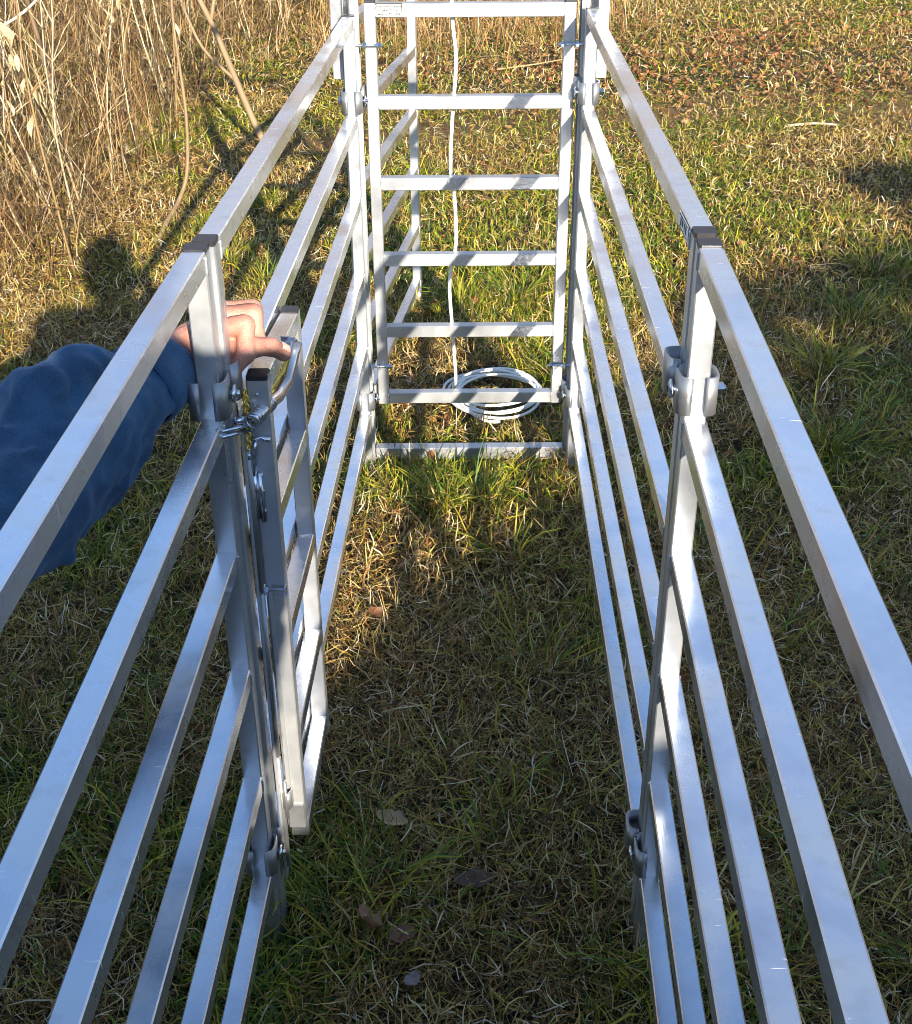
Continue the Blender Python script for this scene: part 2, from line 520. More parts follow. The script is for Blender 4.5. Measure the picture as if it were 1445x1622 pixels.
def make_clamp(label, loc, mirror=1):
    """loc: centre of the near post at the bottom of the clamp; mirror = side of the bolt head"""
    x, y, z = loc
    t = thing('hinge_clamp', label, 'clamp', loc, 'steel clamps joining the panel posts')
    h = 0.046
    s1 = MB()
    s1.strip(arc(x, y, 0.0215, 0.0205, 0.006, -70, 150), z, z + h, 0.0032)
    obj('strap', s1, M_GALV, t, True)
    s1 = MB()
    s1.strip(arc(x, y, 0.0215, 0.0205, 0.006, -110, -215), z, z + h, 0.0032)
    obj('strap', s1, M_GALV, t, True)
    s2 = MB()
    s2.strip(arc(x - mirror * 0.008, y + 0.042, 0.0205, 0.0195, 0.006, 70, 250), z + 0.004, z + h + 0.004, 0.0032)
    obj('strap', s2, M_GALV, t, True)
    s2 = MB()
    s2.strip(arc(x - mirror * 0.008, y + 0.042, 0.0205, 0.0195, 0.006, 40, -60), z + 0.004, z + h + 0.004, 0.0032)
    obj('strap', s2, M_GALV, t, True)
    zc = z + h * 0.5
    bo = MB()
    bo.tube([(x - 0.031, y + 0.004, zc), (x + 0.034, y + 0.004, zc)], 0.0042, 10)
    hx = x - mirror * 0.0265
    bo.tube([(hx, y + 0.004, zc), (hx - mirror * 0.002, y + 0.004, zc), (hx - mirror * 0.0045, y + 0.004, zc)], [0.0115, 0.0108, 0.0055], 16)
    obj('bolt', bo, M_STEEL, t, True)
    nu = MB()
    nx = x + mirror * 0.024
    nu.tube([(nx, y + 0.004, zc), (nx + mirror * 0.007, y + 0.004, zc)], 0.0078, 6)
    obj('nut', nu, M_STEEL, t)
    return t

clamps = [
    ('upper clamp on the left joint, the one next to the hand', (-0.2790, 1.3140, 0.8640), -1),
    ('lower clamp on the left joint, close to the grass', (-0.2790, 1.3140, 0.150), -1),
    ('upper clamp on the right joint, below the two black caps', (0.2699, 1.2990, 0.8740), 1),
    ('lower clamp on the right joint, close to the grass', (0.2699, 1.2990, 0.158), 1),
    ('upper clamp beside the top left of the ladder shaped gate', (-0.2190, 2.8200, 0.8640), -1),
    ('lower clamp beside the bottom left of the ladder shaped gate', (-0.2190, 2.8200, 0.155), -1),
    ('upper clamp beside the top right of the ladder shaped gate', (0.2888, 2.7976, 0.8840), 1),
    ('lower clamp beside the bottom right of the ladder shaped gate', (0.2888, 2.7976, 0.172), 1),
]
for l, p, m in clamps:
    make_clamp(l, p, m)

# ------------------------------------------------------------------ sliding gate and its frame
GY = 2.832
def gate_frame():
    t = thing('gate_frame', 'tall aluminium frame the ladder shaped gate slides in', 'gate frame', (0.035, GY + 0.02, 0))
    for xc, s in ((-0.2090, 1), (0.2790, -1)):
        u = MB()
        x_in, x_out = xc + s * 0.0078, xc - s * 0.0085
        u.strip([(x_in, GY - 0.0025), (x_out + s * 0.001, GY - 0.0025), (x_out, GY - 0.0015), (x_out, GY + 0.0455), (x_out + s * 0.001, GY + 0.0465), (x_in, GY + 0.0465)], 0.0, 1.62, 0.003)
        obj('upright', u, M_ALU_GATE, t)
    b = MB().prism((-0.1995, GY + 0.022, 0.0165), (0.2695, GY + 0.022, 0.0165), Z, 0.030, 0.033)
    obj('threshold', b, M_ALU_GATE, t)
    b = MB().prism((-0.2220, GY + 0.022, 1.6345), (0.2920, GY + 0.022, 1.6345), Z, 0.050, 0.028)
    obj('crossbar', b, M_ALU_GATE, t)
    for xc in (-0.2480, 0.3195):
        b = MB().prism((xc, GY + 0.034, 0.927), (xc, GY + 0.034, 1.30), (0, 1, 0), 0.024, 0.034)
        b.prism((xc * 0.97 + 0.001, GY + 0.058, 1.02), (xc * 0.97 + 0.001, GY + 0.058, 1.26), (0, 1, 0), 0.03, 0.004)
        obj('sleeve', b, M_ALU_GATE, t)
    p = MB().tube([(-0.006, GY + 0.03, 1.60), (-0.006, GY + 0.046, 1.60)], 0.02, 18)
    p.box((-0.006, GY + 0.038, 1.606), (0.012, 0.022, 0.05))
    obj('pulley', p, M_STEEL, t, True)
    for x0, x1, z, nxs in ((-0.222, -0.150, 1.000, (-0.2215, -0.1875, -0.1565)), (-0.216, -0.150, 0.262, (-0.199, -0.155)),
                           (0.222, 0.322, 1.000, (0.232, 0.264, 0.315)), (0.222, 0.292, 0.262, (0.231, 0.262))):
        b = MB().tube([(x0, GY - 0.006, z), (x1, GY - 0.006, z)], 0.0032, 8)
        bo = obj('bolt', b, M_STEEL, t, True)
        n = MB()
        for nx in nxs:
            n.tube([(nx - 0.003, GY - 0.006, z), (nx + 0.003, GY - 0.006, z)], 0.0072, 6)
        obj('nut', n, M_STEEL, bo)
gate_frame()

def text_mesh(lines, size, gap):
    mb = MB()
    dg = None
    for i, ln in enumerate(lines):
        cu = bpy.data.curves.new('txt', 'FONT')
        cu.body = ln
        cu.size = size
        cu.align_x = 'CENTER'
        cu.extrude = 0.0002
        cu.offset = 0.00032
        o = bpy.data.objects.new('txt', cu)
        COL.objects.link(o)
        dg = bpy.context.evaluated_depsgraph_get()
        me = bpy.data.meshes.new_from_object(o.evaluated_get(dg))
        mb.add([(v.co.x, -v.co.z, v.co.y - gap * i) for v in me.vertices], [tuple(p.vertices) for p in me.polygons])
        bpy.data.objects.remove(o)
        bpy.data.meshes.remove(me)
        bpy.data.curves.remove(cu)
    return mb

def sliding_gate():
    t = thing('sliding_gate', 'ladder shaped aluminium gate with six rungs across the far end of the alley', 'gate', (0.035, GY + 0.0128, 0.160))
    yc = GY + 0.0128
    zt, zb = 1.0830, 0.160
    for xc in (-0.1755, 0.2475):
        b = MB().prism((xc, yc, zb), (xc, yc, zt), (0, 1, 0), 0.0250, 0.0250)
        s = obj('stile', b, M_ALU_GATE, t)
        k = MB().prism((xc, yc, zt + 0.0004), (xc, yc, zt + 0.005), (0, 1, 0), 0.0236, 0.0236, 0.002)
        obj('stile_cap', k, M_CAP, s)
    xl, xr = -0.1629, 0.2349
    for z in (1.0830, 0.8935, 0.7160, 0.5385, 0.3620, 0.1885):
        b = MB().prism((xl + 0.0002, yc, z - 0.01425), (xr - 0.0002, yc, z - 0.01425), Z, 0.0250, 0.0285)
        r = obj('rung', b, M_ALU_GATE, t)
        for x in (xl, xr):
            w = MB()
            pts = [(x + 0.0008 * math.sin(j * 2.1), yc - 0.0128, z - 0.027 + 0.0255 * j / 8) for j in range(9)]
            w.tube(pts, [0.0016 + 0.0008 * (j % 2) for j in range(9)], 6)
            obj('weld_bead', w, M_ALU_DULL, r, True)
    # maker's plate
    fy = yc - 0.0125
    p = MB().box((-0.1345, fy - 0.0008, 1.0690), (0.0545, 0.0012, 0.0268))
    pl = obj('maker_plate', p, M_PLATE, t)
    fr = MB()
    cx, cz, w, h = -0.1345, 1.0690, 0.0545, 0.0268
    for c, s in (((cx, fy - 0.0009, cz + h / 2), (w + 0.0020, 0.0018, 0.0020)), ((cx, fy - 0.0009, cz - h / 2), (w + 0.0020, 0.0018, 0.0020)),
                 ((cx - w / 2, fy - 0.0009, cz), (0.0020, 0.0018, h - 0.0021)), ((cx + w / 2, fy - 0.0009, cz), (0.0020, 0.0018, h - 0.0021))):
        fr.box(c, s)
    obj('border', fr, M_INK, pl)
    tx = text_mesh(['Pew Farm Products', 'Lufkin, Texas', 'Made In The USA'], 0.0068, 0.0080)
    for v in tx.v:
        v += Vector((cx, fy - 0.0017, cz + 0.0060))
    obj('lettering', tx, M_INK, pl)
sliding_gate()

def make_rope():
    pts = []
    rr = random.Random(3)
    def add(x, y, z):
        pts.append((x, y, z))
    ry = GY + 0.034
    prof = [(1.60, -0.006, 0.012), (1.40, -0.004, 0.002), (1.22, -0.003, 0), (1.056, -0.002, 0), (0.965, 0.006, 0), (0.835, -0.003, 0), (0.727, -0.0075, 0), (0.66, 0.001, 0.002), (0.555, 0.004, 0.004), (0.50, -0.007, 0.003), (0.44, -0.012, 0.002), (0.34, -0.006, 0.004), (0.22, 0.001, 0.010), (0.175, 0.0, 0.045), (0.130, -0.004, 0.11), (0.080, -0.008, 0.18)]
    for z, x, dy in prof:
        add(x, ry + dy, z)
    add(-0.014, ry + 0.25, 0.030)
    for k in range(6):
        rx, ryy = 0.134 - 0.007 * k + rr.uniform(-.012, .012), 0.160 - 0.013 * k + rr.uniform(-.014, .014)
        ox, oy = rr.uniform(-.014, .010), rr.uniform(-.024, .020)
        for a in range(0, 360, 15):
            an = R(190 - a)
            add(0.112 + ox + rx * math.cos(an), 3.180 + oy + ryy * math.sin(an), 0.027 + 0.0025 * k + 0.005 * math.sin(an * 2 + k))
    add(-0.005, 3.17, 0.055); add(0.015, 3.09, 0.040); add(0.055, 3.035, 0.026); add(0.09, 3.015, 0.020); add(0.118, 3.017, 0.018)
    # smooth (Catmull-Rom)
    P = [Vector(p) for p in pts]
    out = []
    for i in range(len(P) - 1):
        p0, p1, p2, p3 = P[max(i - 1, 0)], P[i], P[i + 1], P[min(i + 2, len(P) - 1)]
        for s in range(4):
            u = s / 4
            out.append(0.5 * ((2 * p1) + (p2 - p0) * u + (2 * p0 - 5 * p1 + 4 * p2 - p3) * u * u + (3 * p1 - p0 - 3 * p2 + p3) * u ** 3))
    out.append(P[-1])
    b = MB().tube(out, 0.0041, 8)
    tag(obj('rope', b, M_ROPE, None, True, loc=(0.11, 3.245, 0)), 'white rope hanging down behind the ladder shaped gate and coiled on the grass', 'rope')
make_rope()

# ------------------------------------------------------------------ short swing gate folded against the left side
def swing_gate():
    t = thing('swing_gate', 'short narrow gate folded against the left side, latch hardware on its near post', 'gate', (-0.2316, 1.369, 0))
    n0, f0 = Vector((-0.2316, 1.369, 0)), Vector((-0.2325, 1.689, 0))
    b = MB()
    b.prism(n0 + Z * 0.186, n0 + Z * 0.885, (0, 1, 0), T, T)
    # raised rib down the face of the near post
    near = obj('post', b, M_ALU_DULL, t)
    obj('post_cap', MB().prism(n0 + Z * 0.8855, n0 + Z * 0.8905, (0, 1, 0), T - 0.001, T - 0.001, 0.002), M_CAP, near)
    rib = MB().prism(Vector((-0.2385, 1.3550, 0.190)), Vector((-0.2385, 1.3550, 0.860)), (0, 1, 0), 0.007, 0.0035, 0.001)
    obj('rib', rib, M_ALU_DULL, near)
    foot = MB().prism(Vector((-0.2305, 1.3545, 0.1865)), Vector((-0.2305, 1.3545, 0.228)), (0, 1, 0), 0.0235, 0.004, 0.001)
    obj('foot_sleeve', foot, M_GALV, near)
    b = MB().prism(f0 + Z * 0.085, f0 + Z * 0.8415, (0, 1, 0), T, T)
    far = obj('post', b, M_POST, t)
    obj('post_cap', MB().prism(f0 + Z * 0.842, f0 + Z * 0.8465, (0, 1, 0), T - 0.001, T - 0.001, 0.002), M_CAP, far)
    for z in (0.845, 0.663, 0.483, 0.304, 0.126):
        b = MB().prism((n0.x, 1.3820, z + 0.044 - T / 2), (f0.x, 1.6762, z - T / 2), Z, T, T)
        obj('rail', b, M_ALU, t)
    # vertical hinge strips between this gate and the joint posts
    h = MB().prism((-0.2515, 1.352, 0.10), (-0.2515, 1.352, 0.850), (0, 1, 0), 0.004, 0.026, 0.001)
    obj('hinge_leaf', h, M_ALU_DULL, t)
    for z0, z1 in ((0.60, 0.83), (0.33, 0.595), (0.12, 0.325)):
        k = MB().tube([(-0.2478, 1.345, z0), (-0.2478, 1.345, z1)], 0.0042, 10)
        obj('hinge_knuckle', k, M_GALV, t, True)
    pl = MB().strip([(-0.2512, 1.3548), (-0.2440, 1.3548), (-0.2425, 1.3536), (-0.2185, 1.3536)], 0.604, 0.842, 0.0024)
    obj('latch_plate', pl, M_LATCH, t)
    # barrel bolt with its bent handle
    lb = MB()
    lb.tube([(-0.243, 1.3485, 0.705), (-0.2435, 1.3485, 0.772)], 0.0040, 10)
    lb.tube([(-0.2365, 1.3485, 0.700), (-0.2375, 1.3485, 0.768)], 0.0032, 10)
    lb.tube([(-0.2430, 1.3470, 0.765), (-0.2425, 1.343, 0.785), (-0.2385, 1.345, 0.792), (-0.2405, 1.345, 0.800), (-0.2375, 1.346, 0.812)], 0.0024, 8)
    for z in (0.714, 0.742, 0.764):
        lb.box((-0.2400, 1.3515, z), (0.014, 0.007, 0.004))
    lo = obj('barrel_bolt', lb, M_STEEL, t, True)
    sl = MB().box((-0.2400, 1.3525, 0.737), (0.0035, 0.003, 0.060))
    obj('slot', sl, M_DARKSLOT, lo)
    # snap on a short wire
    sn = MB().tube([(-0.2420, 1.346, 0.8165), (-0.2360, 1.344, 0.8150), (-0.2300, 1.345, 0.8180), (-0.2270, 1.345, 0.8150), (-0.2200, 1.346, 0.8135)], [0.0022, 0.0028, 0.0022, 0.0034, 0.0034], 8)
    obj('snap', sn, M_STEEL, t, True)
    # blue-grey bolt across the middle of the near post, and a screw above it
    bb = MB().tube([(-0.2455, 1.3500, 0.597), (-0.2170, 1.3500, 0.597)], 0.0032, 8)
    bb.tube([(-0.2475, 1.3500, 0.597), (-0.2395, 1.3500, 0.597)], 0.0068, 6)
    bb.box((-0.2180, 1.3510, 0.596), (0.003, 0.008, 0.014))
    obj('bolt', bb, M_STEEL, t)
    sc = MB().tube([(-0.2262, 1.3568, 0.6225), (-0.2262, 1.3545, 0.6225), (-0.2262, 1.3530, 0.6225)], [0.0044, 0.0042, 0.0020], 12)
    obj('screw', sc, M_STEEL, t, True)
    s2 = MB().tube([(-0.2325, 1.3568, 0.868), (-0.2325, 1.3548, 0.868)], 0.0022, 8)
    obj('screw', s2, M_STEEL, t, True)
    # lower keeper bracket
    kb = MB().strip([(-0.246, 1.342), (-0.238, 1.340), (-0.2345, 1.347), (-0.2345, 1.356)], 0.232, 0.262, 0.0025)
    kb.tube([(-0.2415, 1.341, 0.215), (-0.2415, 1.341, 0.285)], 0.0028, 8)
    obj('keeper', kb, M_GALV, t, True)
    # spring handle that the thumb presses: bent tube, coil at its lower end
    pts = [Vector(p) for p in ((-0.1995, 1.490, 0.878), (-0.2030, 1.482, 0.868), (-0.2055, 1.475, 0.859), (-0.2100, 1.450, 0.842), (-0.2165, 1.410, 0.840), (-0.2220, 1.383, 0.845), (-0.2258, 1.360, 0.847), (-0.2350, 1.335, 0.846))]
    hd = obj('spring_handle', MB().tube(pts, 0.0078, 14), M_CHROME, t, True)
    sp = MB()
    ax = (pts[-1] - pts[-3]).normalized()
    e1 = ax.orthogonal().normalized(); e2 = ax.cross(e1)
    hel = []
    for k in range(9 * 14 + 1):
        a = 2 * math.pi * k / 14
        s = k / (9 * 14)
        hel.append(pts[-3].lerp(pts[-1] + ax * 0.010, s) + (e1 * math.cos(a) + e2 * math.sin(a)) * 0.0086)
    sp.tube(hel, 0.0012, 6)
    obj('coil', sp, M_STEEL, hd, True)
    tb = MB().strip([(-0.2195, 1.497), (-0.2100, 1.494), (-0.2010, 1.489), (-0.1985, 1.483)], 0.868, 0.884, 0.003)
    obj('tab', tb, M_STEEL, hd)
    # second thin wire alongside the handle
    w = MB().tube([(-0.2080, 1.478, 0.872), (-0.2135, 1.450, 0.856), (-0.2235, 1.400, 0.853), (-0.2290, 1.365, 0.853)], 0.0028, 8)
    obj('trip_wire', w, M_BRASS, hd, True)
    # cross rods from the joint post to the latch
    r = MB()
    r.tube([(-0.2670, 1.3020, 0.8470), (-0.2430, 1.3480, 0.8320), (-0.2390, 1.3560, 0.8340)], 0.0026, 8)
    r.tube([(-0.2670, 1.2990, 0.8410), (-0.2430, 1.3450, 0.8270)], 0.0026, 8)
    r.tube([(-0.2560, 1.332, 0.845), (-0.2440, 1.346, 0.842)], 0.0048, 8)
    r.ball((-0.2395, 1.347, 0.833), (0.006, 0.006, 0.009), 10)
    r.tube([(-0.2395, 1.347, 0.838), (-0.2330, 1.352, 0.850), (-0.2310, 1.360, 0.846)], 0.0026, 8)
    obj('latch_rod', r, M_STEEL, t, True)
swing_gate()

def brass_chain():
    b = MB()
    z = 0.872
    pts = [(-0.2455, 1.3500, 0.872), (-0.2452, 1.3470, 0.845), (-0.2452, 1.3420, 0.822), (-0.2458, 1.3410, 0.800)]
    k = 0
    for a, c in zip(pts[:-1], pts[1:]):
        A, C = Vector(a), Vector(c)
        n = max(2, int((C - A).length / 0.0048))
        for i in range(n):
            p = A.lerp(C, i / n)
            u = Vector((1, 0, 0)) if k % 2 else Vector((0.3, 1, 0)).normalized()
            d = (C - A).normalized()
            ring = [p + (d * math.cos(q * math.pi / 4) * 0.0042 + u * math.sin(q * math.pi / 4) * 0.0034) for q in range(9)]
            b.tube(ring, 0.0013, 5)
            k += 1
    e = MB().tube([(-0.2458, 1.3410, 0.798), (-0.2462, 1.3410, 0.790)], 0.0018, 6)
    t = thing('chain', 'little brass chain dangling from the latch below the hand', 'chain', (-0.2455, 1.345, 0.872))
    obj('links', b, M_BRASS, t, True)
    obj('end_pin', e, M_STEEL, t, True)
brass_chain()

# ------------------------------------------------------------------ people
def skin_mat():
    m, nt, p = new_mat('skin')
    tc = nd(nt, 'ShaderNodeTexCoord')
    n = nd(nt, 'ShaderNodeTexNoise'); n.inputs['Scale'].default_value = 40; n.inputs['Detail'].default_value = 6
    nt.links.new(tc.outputs['Object'], n.inputs['Vector'])
    c = ramp(nt, [(0.3, (0.32, 0.125, 0.09)), (0.5, (0.42, 0.195, 0.14)), (0.7, (0.47, 0.25, 0.185))])
    nt.links.new(n.outputs['Fac'], c.inputs['Fac'])
    nt.links.new(c.outputs[0], p.inputs['Base Color'])
    p.inputs['Roughness'].default_value = 0.48
    p.inputs['Subsurface Weight'].default_value = 0.04
    p.inputs['Subsurface Radius'].default_value = (0.008, 0.003, 0.002)
    n2 = nd(nt, 'ShaderNodeTexVoronoi', feature='DISTANCE_TO_EDGE'); n2.inputs['Scale'].default_value = 380
    wv = nd(nt, 'ShaderNodeTexNoise'); wv.inputs['Scale'].default_value = 160; wv.inputs['Detail'].default_value = 4
    nt.links.new(tc.outputs['Object'], n2.inputs['Vector']); nt.links.new(tc.outputs['Object'], wv.inputs['Vector'])
    ml = nd(nt, 'ShaderNodeMath', operation='MULTIPLY_ADD'); ml.inputs[1].default_value = 1.2
    nt.links.new(n2.outputs['Distance'], ml.inputs[0]); nt.links.new(wv.outputs['Fac'], ml.inputs[2])
    bp = nd(nt, 'ShaderNodeBump'); bp.inputs['Strength'].default_value = 0.55; bp.inputs['Distance'].default_value = 0.0012
    nt.links.new(ml.outputs[0], bp.inputs['Height']); nt.links.new(bp.outputs[0], p.inputs['Normal'])
    return m

def denim_mat(name, a, b, sc=500):
    m, nt, p = new_mat(name)
    tc = nd(nt, 'ShaderNodeTexCoord')
    n = nd(nt, 'ShaderNodeTexNoise'); n.inputs['Scale'].default_value = sc; n.inputs['Detail'].default_value = 4
    n2 = nd(nt, 'ShaderNodeTexNoise'); n2.inputs['Scale'].default_value = 18; n2.inputs['Detail'].default_value = 5
    nt.links.new(tc.outputs['Object'], n.inputs['Vector']); nt.links.new(tc.outputs['Object'], n2.inputs['Vector'])
    c = ramp(nt, [(0.34, a), (0.66, b)])
    ad = nd(nt, 'ShaderNodeMath', operation='MULTIPLY_ADD')
    ad.inputs[1].default_value = 0.6
    nt.links.new(n2.outputs['Fac'], ad.inputs[0])
    mu = nd(nt, 'ShaderNodeMath', operation='MULTIPLY'); mu.inputs[1].default_value = 0.4
    nt.links.new(n.outputs['Fac'], mu.inputs[0]); nt.links.new(mu.outputs[0], ad.inputs[2])
    nt.links.new(ad.outputs[0], c.inputs['Fac']); nt.links.new(c.outputs[0], p.inputs['Base Color'])
    p.inputs['Roughness'].default_value = 0.9
    p.inputs['Sheen Weight'].default_value = 0.3
    p.inputs['Sheen Tint'].default_value = (0.5, 0.7, 1.0, 1)
    bp = nd(nt, 'ShaderNodeBump'); bp.inputs['Strength'].default_value = 0.5; bp.inputs['Distance'].default_value = 0.002
    nt.links.new(n.outputs['Fac'], bp.inputs['Height']); nt.links.new(bp.outputs[0], p.inputs['Normal'])
    return m

M_SKIN = skin_mat()
M_NAIL = simple('nail', (0.66, 0.40, 0.33), 0.3)
M_SHIRT = denim_mat('blue_sweatshirt', (0.008, 0.035, 0.085), (0.034, 0.105, 0.205))
M_JEANS = denim_mat('dark_jeans', (0.015, 0.02, 0.04), (0.04, 0.05, 0.09), 300)
M_BOOT = simple('brown_boot', (0.07, 0.04, 0.025), 0.7, 0, 0.3, 30)
M_HAIR = simple('brown_hair', (0.05, 0.03, 0.02), 0.7, 0, 0.4, 200, 0.5)

def fused(name, mb, mat, parent, voxel, smooth_it=4, extra=None, decim=None):
    """fuse overlapping closed shapes into one continuous surface"""
    o = obj(name, mb, mat, parent, True)
    md = o.modifiers.new('fuse', 'REMESH')
    md.mode = 'VOXEL'
    md.voxel_size = voxel
    ms = o.modifiers.new('soften', 'SMOOTH')
    ms.factor = 0.5
    ms.iterations = smooth_it
    if extra:
        extra(o)
    dg = bpy.context.evaluated_depsgraph_get()
    me = bpy.data.meshes.new_from_object(o.evaluated_get(dg))
    o.modifiers.clear()
    o.data = me
    me.polygons.foreach_set('use_smooth', [True] * len(me.polygons))
    if not me.materials:
        me.materials.append(mat)
    return o

def finger(mb, pts, rs):
    for i in range(len(pts) - 1):
        m = pts[i].lerp(pts[i + 1], 0.5)
        k = 0.88 if i < 3 else 0.97
        mb.bone(pts[i], m, rs[i], (rs[i] + rs[i + 1]) / 2 * k, 14)
        mb.bone(m, pts[i + 1], (rs[i] + rs[i + 1]) / 2 * k, rs[i + 1], 14)

def person(label, base, facing, J, hand_l, hand_r, voxel=0.0045):
    """J: joints in world coordinates"""
    t = thing('person', label, 'person', base)
    b = MB()
    V = lambda k: Vector(J[k])
    f = Vector(facing).normalized()
    s = Vector((f.y, -f.x, 0))          # the person's right
    hd = V('head')
    b.ball(hd, (0.078, 0.092, 0.115), 18)
    b.ball(hd + f * 0.030 - Z * 0.045, (0.058, 0.062, 0.070), 14)      # jaw
    b.bone(hd + f * 0.088 + Z * 0.008, hd + f * 0.108 - Z * 0.028, 0.010, 0.014, 8)   # nose
    for sg in (-1, 1):
        b.ball(hd + s * (sg * 0.080) - Z * 0.005 - f * 0.01, (0.014, 0.022, 0.032), 10)
        b.ball(hd + s * (sg * 0.030) + f * 0.080 + Z * 0.012, (0.014, 0.014, 0.011), 8)
    b.bone(hd + f * 0.082 + s * 0.02 - Z * 0.062, hd + f * 0.082 - s * 0.02 - Z * 0.062, 0.008, 0.008, 8)
    b.bone(hd - Z * 0.08, V('neck') - Z * 0.03, 0.055, 0.062)
    b.bone(V('neck') - Z * 0.08, V('chest'), 0.115, 0.15)
    b.bone(V('chest'), V('pelvis'), 0.15, 0.145)
    for sd in ('l', 'r'):
        b.bone(V('neck') - Z * 0.06, V('sh_' + sd), 0.07, 0.062)
        b.bone(V('sh_' + sd), V('el_' + sd), 0.056, 0.044)
        b.bone(V('el_' + sd), V('wr_' + sd), 0.044, 0.028)
        b.bone(V('pelvis') - Z * 0.04, V('kn_' + sd), 0.10, 0.062)
        b.bone(V('kn_' + sd), V('an_' + sd), 0.062, 0.042)
        b.bone(V('an_' + sd) - f * 0.04 - Z * 0.03, V('an_' + sd) + f * 0.15 - Z * 0.045, 0.04, 0.032)
    for h in (hand_l, hand_r):
        for p, q, r1, r2 in h['palm']:
            b.bone(p, q, r1, r2, 14)
        for pts, rs in h['fingers']:
            finger(b, [Vector(p) for p in pts], rs)
    fused('body', b, M_SKIN, t, voxel, 1)
    # clothing: children
    c = MB()
    c.bone(V('neck') - Z * 0.10, V('chest'), 0.135, 0.185)
    c.bone(V('chest'), V('pelvis'), 0.185, 0.175)
    for sd in ('l', 'r'):
        c.bone(V('neck') - Z * 0.07, V('sh_' + sd), 0.085, 0.085)
        c.bone(V('sh_' + sd), V('el_' + sd), 0.083, 0.074)
        e, w = V('el_' + sd), V('wr_' + sd)
        ex = J.get('sleeve_' + sd)
        if ex:
            for p, q, r1, r2 in ex:
                c.bone(p, q, r1, r2, 16)
        else:
            c.bone(e, e.lerp(w, 0.92), 0.070, 0.045)
    def folds(o):
        tx = bpy.data.textures.new('folds', 'CLOUDS')
        tx.noise_scale = 0.05
        tx.noise_depth = 2
        d = o.modifiers.new('folds', 'DISPLACE')
        d.texture = tx
        d.strength = 0.015
        d.mid_level = 0.5
        d.texture_coords = 'LOCAL'
        t2 = bpy.data.textures.new('creases', 'DISTORTED_NOISE')
        t2.noise_scale = 0.055
        t2.distortion = 1.6
        d2 = o.modifiers.new('creases', 'DISPLACE')
        d2.texture = t2
        d2.strength = 0.0042
        d2.mid_level = 0.5
        d2.texture_coords = 'LOCAL'
    fused('sweatshirt', c, M_SHIRT, t, 0.0045, 6, folds)
    j = MB()
    for sd in ('l', 'r'):
        j.bone(V('pelvis') - Z * 0.02, V('kn_' + sd), 0.150, 0.090)
        j.bone(V('kn_' + sd), V('an_' + sd) - Z * 0.02, 0.090, 0.080)
    fused('jeans', j, M_JEANS, t, 0.01, 4, folds)
    for sd in ('l', 'r'):
        k = MB()
        k.bone(V('an_' + sd) - f * 0.04 - Z * 0.025, V('an_' + sd) + f * 0.16 - Z * 0.035, 0.056, 0.048)
        fused('boot', k, M_BOOT, t, 0.008, 3)
    hr = MB()
    hr.ball(hd - f * 0.012 + Z * 0.022, (0.094, 0.104, 0.116), 18)
    hr.ball(hd - f * 0.035 - Z * 0.03, (0.080, 0.075, 0.085), 14)
    fused('hair', hr, M_HAIR, t, 0.008, 2)
    return t

# the helper on the left, left hand on the latch
J = dict(head=(-1.02, 1.00, 1.22), neck=(-1.08, 0.99, 1.07), chest=(-1.16, 0.97, 0.85), pelvis=(-1.28, 0.95, 0.50),
         sh_l=(-1.03, 1.15, 0.98), sh_r=(-1.07, 0.81, 0.98), el_l=(-0.70, 0.90, 0.800), wr_l=(-0.335, 1.345, 0.905),
         el_r=(-1.02, 0.66, 0.76), wr_r=(-0.86, 0.74, 0.60),
         kn_l=(-0.86, 1.12, 0.42), kn_r=(-0.88, 0.80, 0.42), an_l=(-1.16, 1.13, 0.085), an_r=(-1.18, 0.78, 0.085))
J['sleeve_l'] = [((-0.70, 0.90, 0.800), (-0.465, 1.105, 0.850), 0.088, 0.079),
                 ((-0.465, 1.105, 0.850), (-0.395, 1.230, 0.888), 0.079, 0.064),
                 ((-0.395, 1.230, 0.888), (-0.338, 1.322, 0.911), 0.064, 0.044),
                 ((-0.430, 1.195, 0.925), (-0.395, 1.250, 0.944), 0.050, 0.034),
                 ((-0.420, 1.160, 0.830), (-0.365, 1.255, 0.860), 0.045, 0.035),
                 # ridges of cloth that run round and along the forearm
                 ((-0.485, 1.055, 0.925), (-0.425, 1.115, 0.905), 0.012, 0.009), ((-0.425, 1.115, 0.905), (-0.405, 1.130, 0.845), 0.010, 0.007),
                 ((-0.455, 1.135, 0.932), (-0.395, 1.180, 0.912), 0.011, 0.009), ((-0.395, 1.180, 0.912), (-0.372, 1.190, 0.868), 0.010, 0.006),
                 ((-0.415, 1.225, 0.950), (-0.365, 1.245, 0.925), 0.010, 0.009), ((-0.365, 1.245, 0.925), (-0.345, 1.250, 0.885), 0.009, 0.006),
                 ((-0.520, 1.000, 0.885), (-0.440, 1.060, 0.850), 0.012, 0.009), ((-0.440, 1.060, 0.850), (-0.400, 1.110, 0.800), 0.010, 0.007),
                 ((-0.385, 1.285, 0.945), (-0.330, 1.290, 0.925), 0.008, 0.007)]
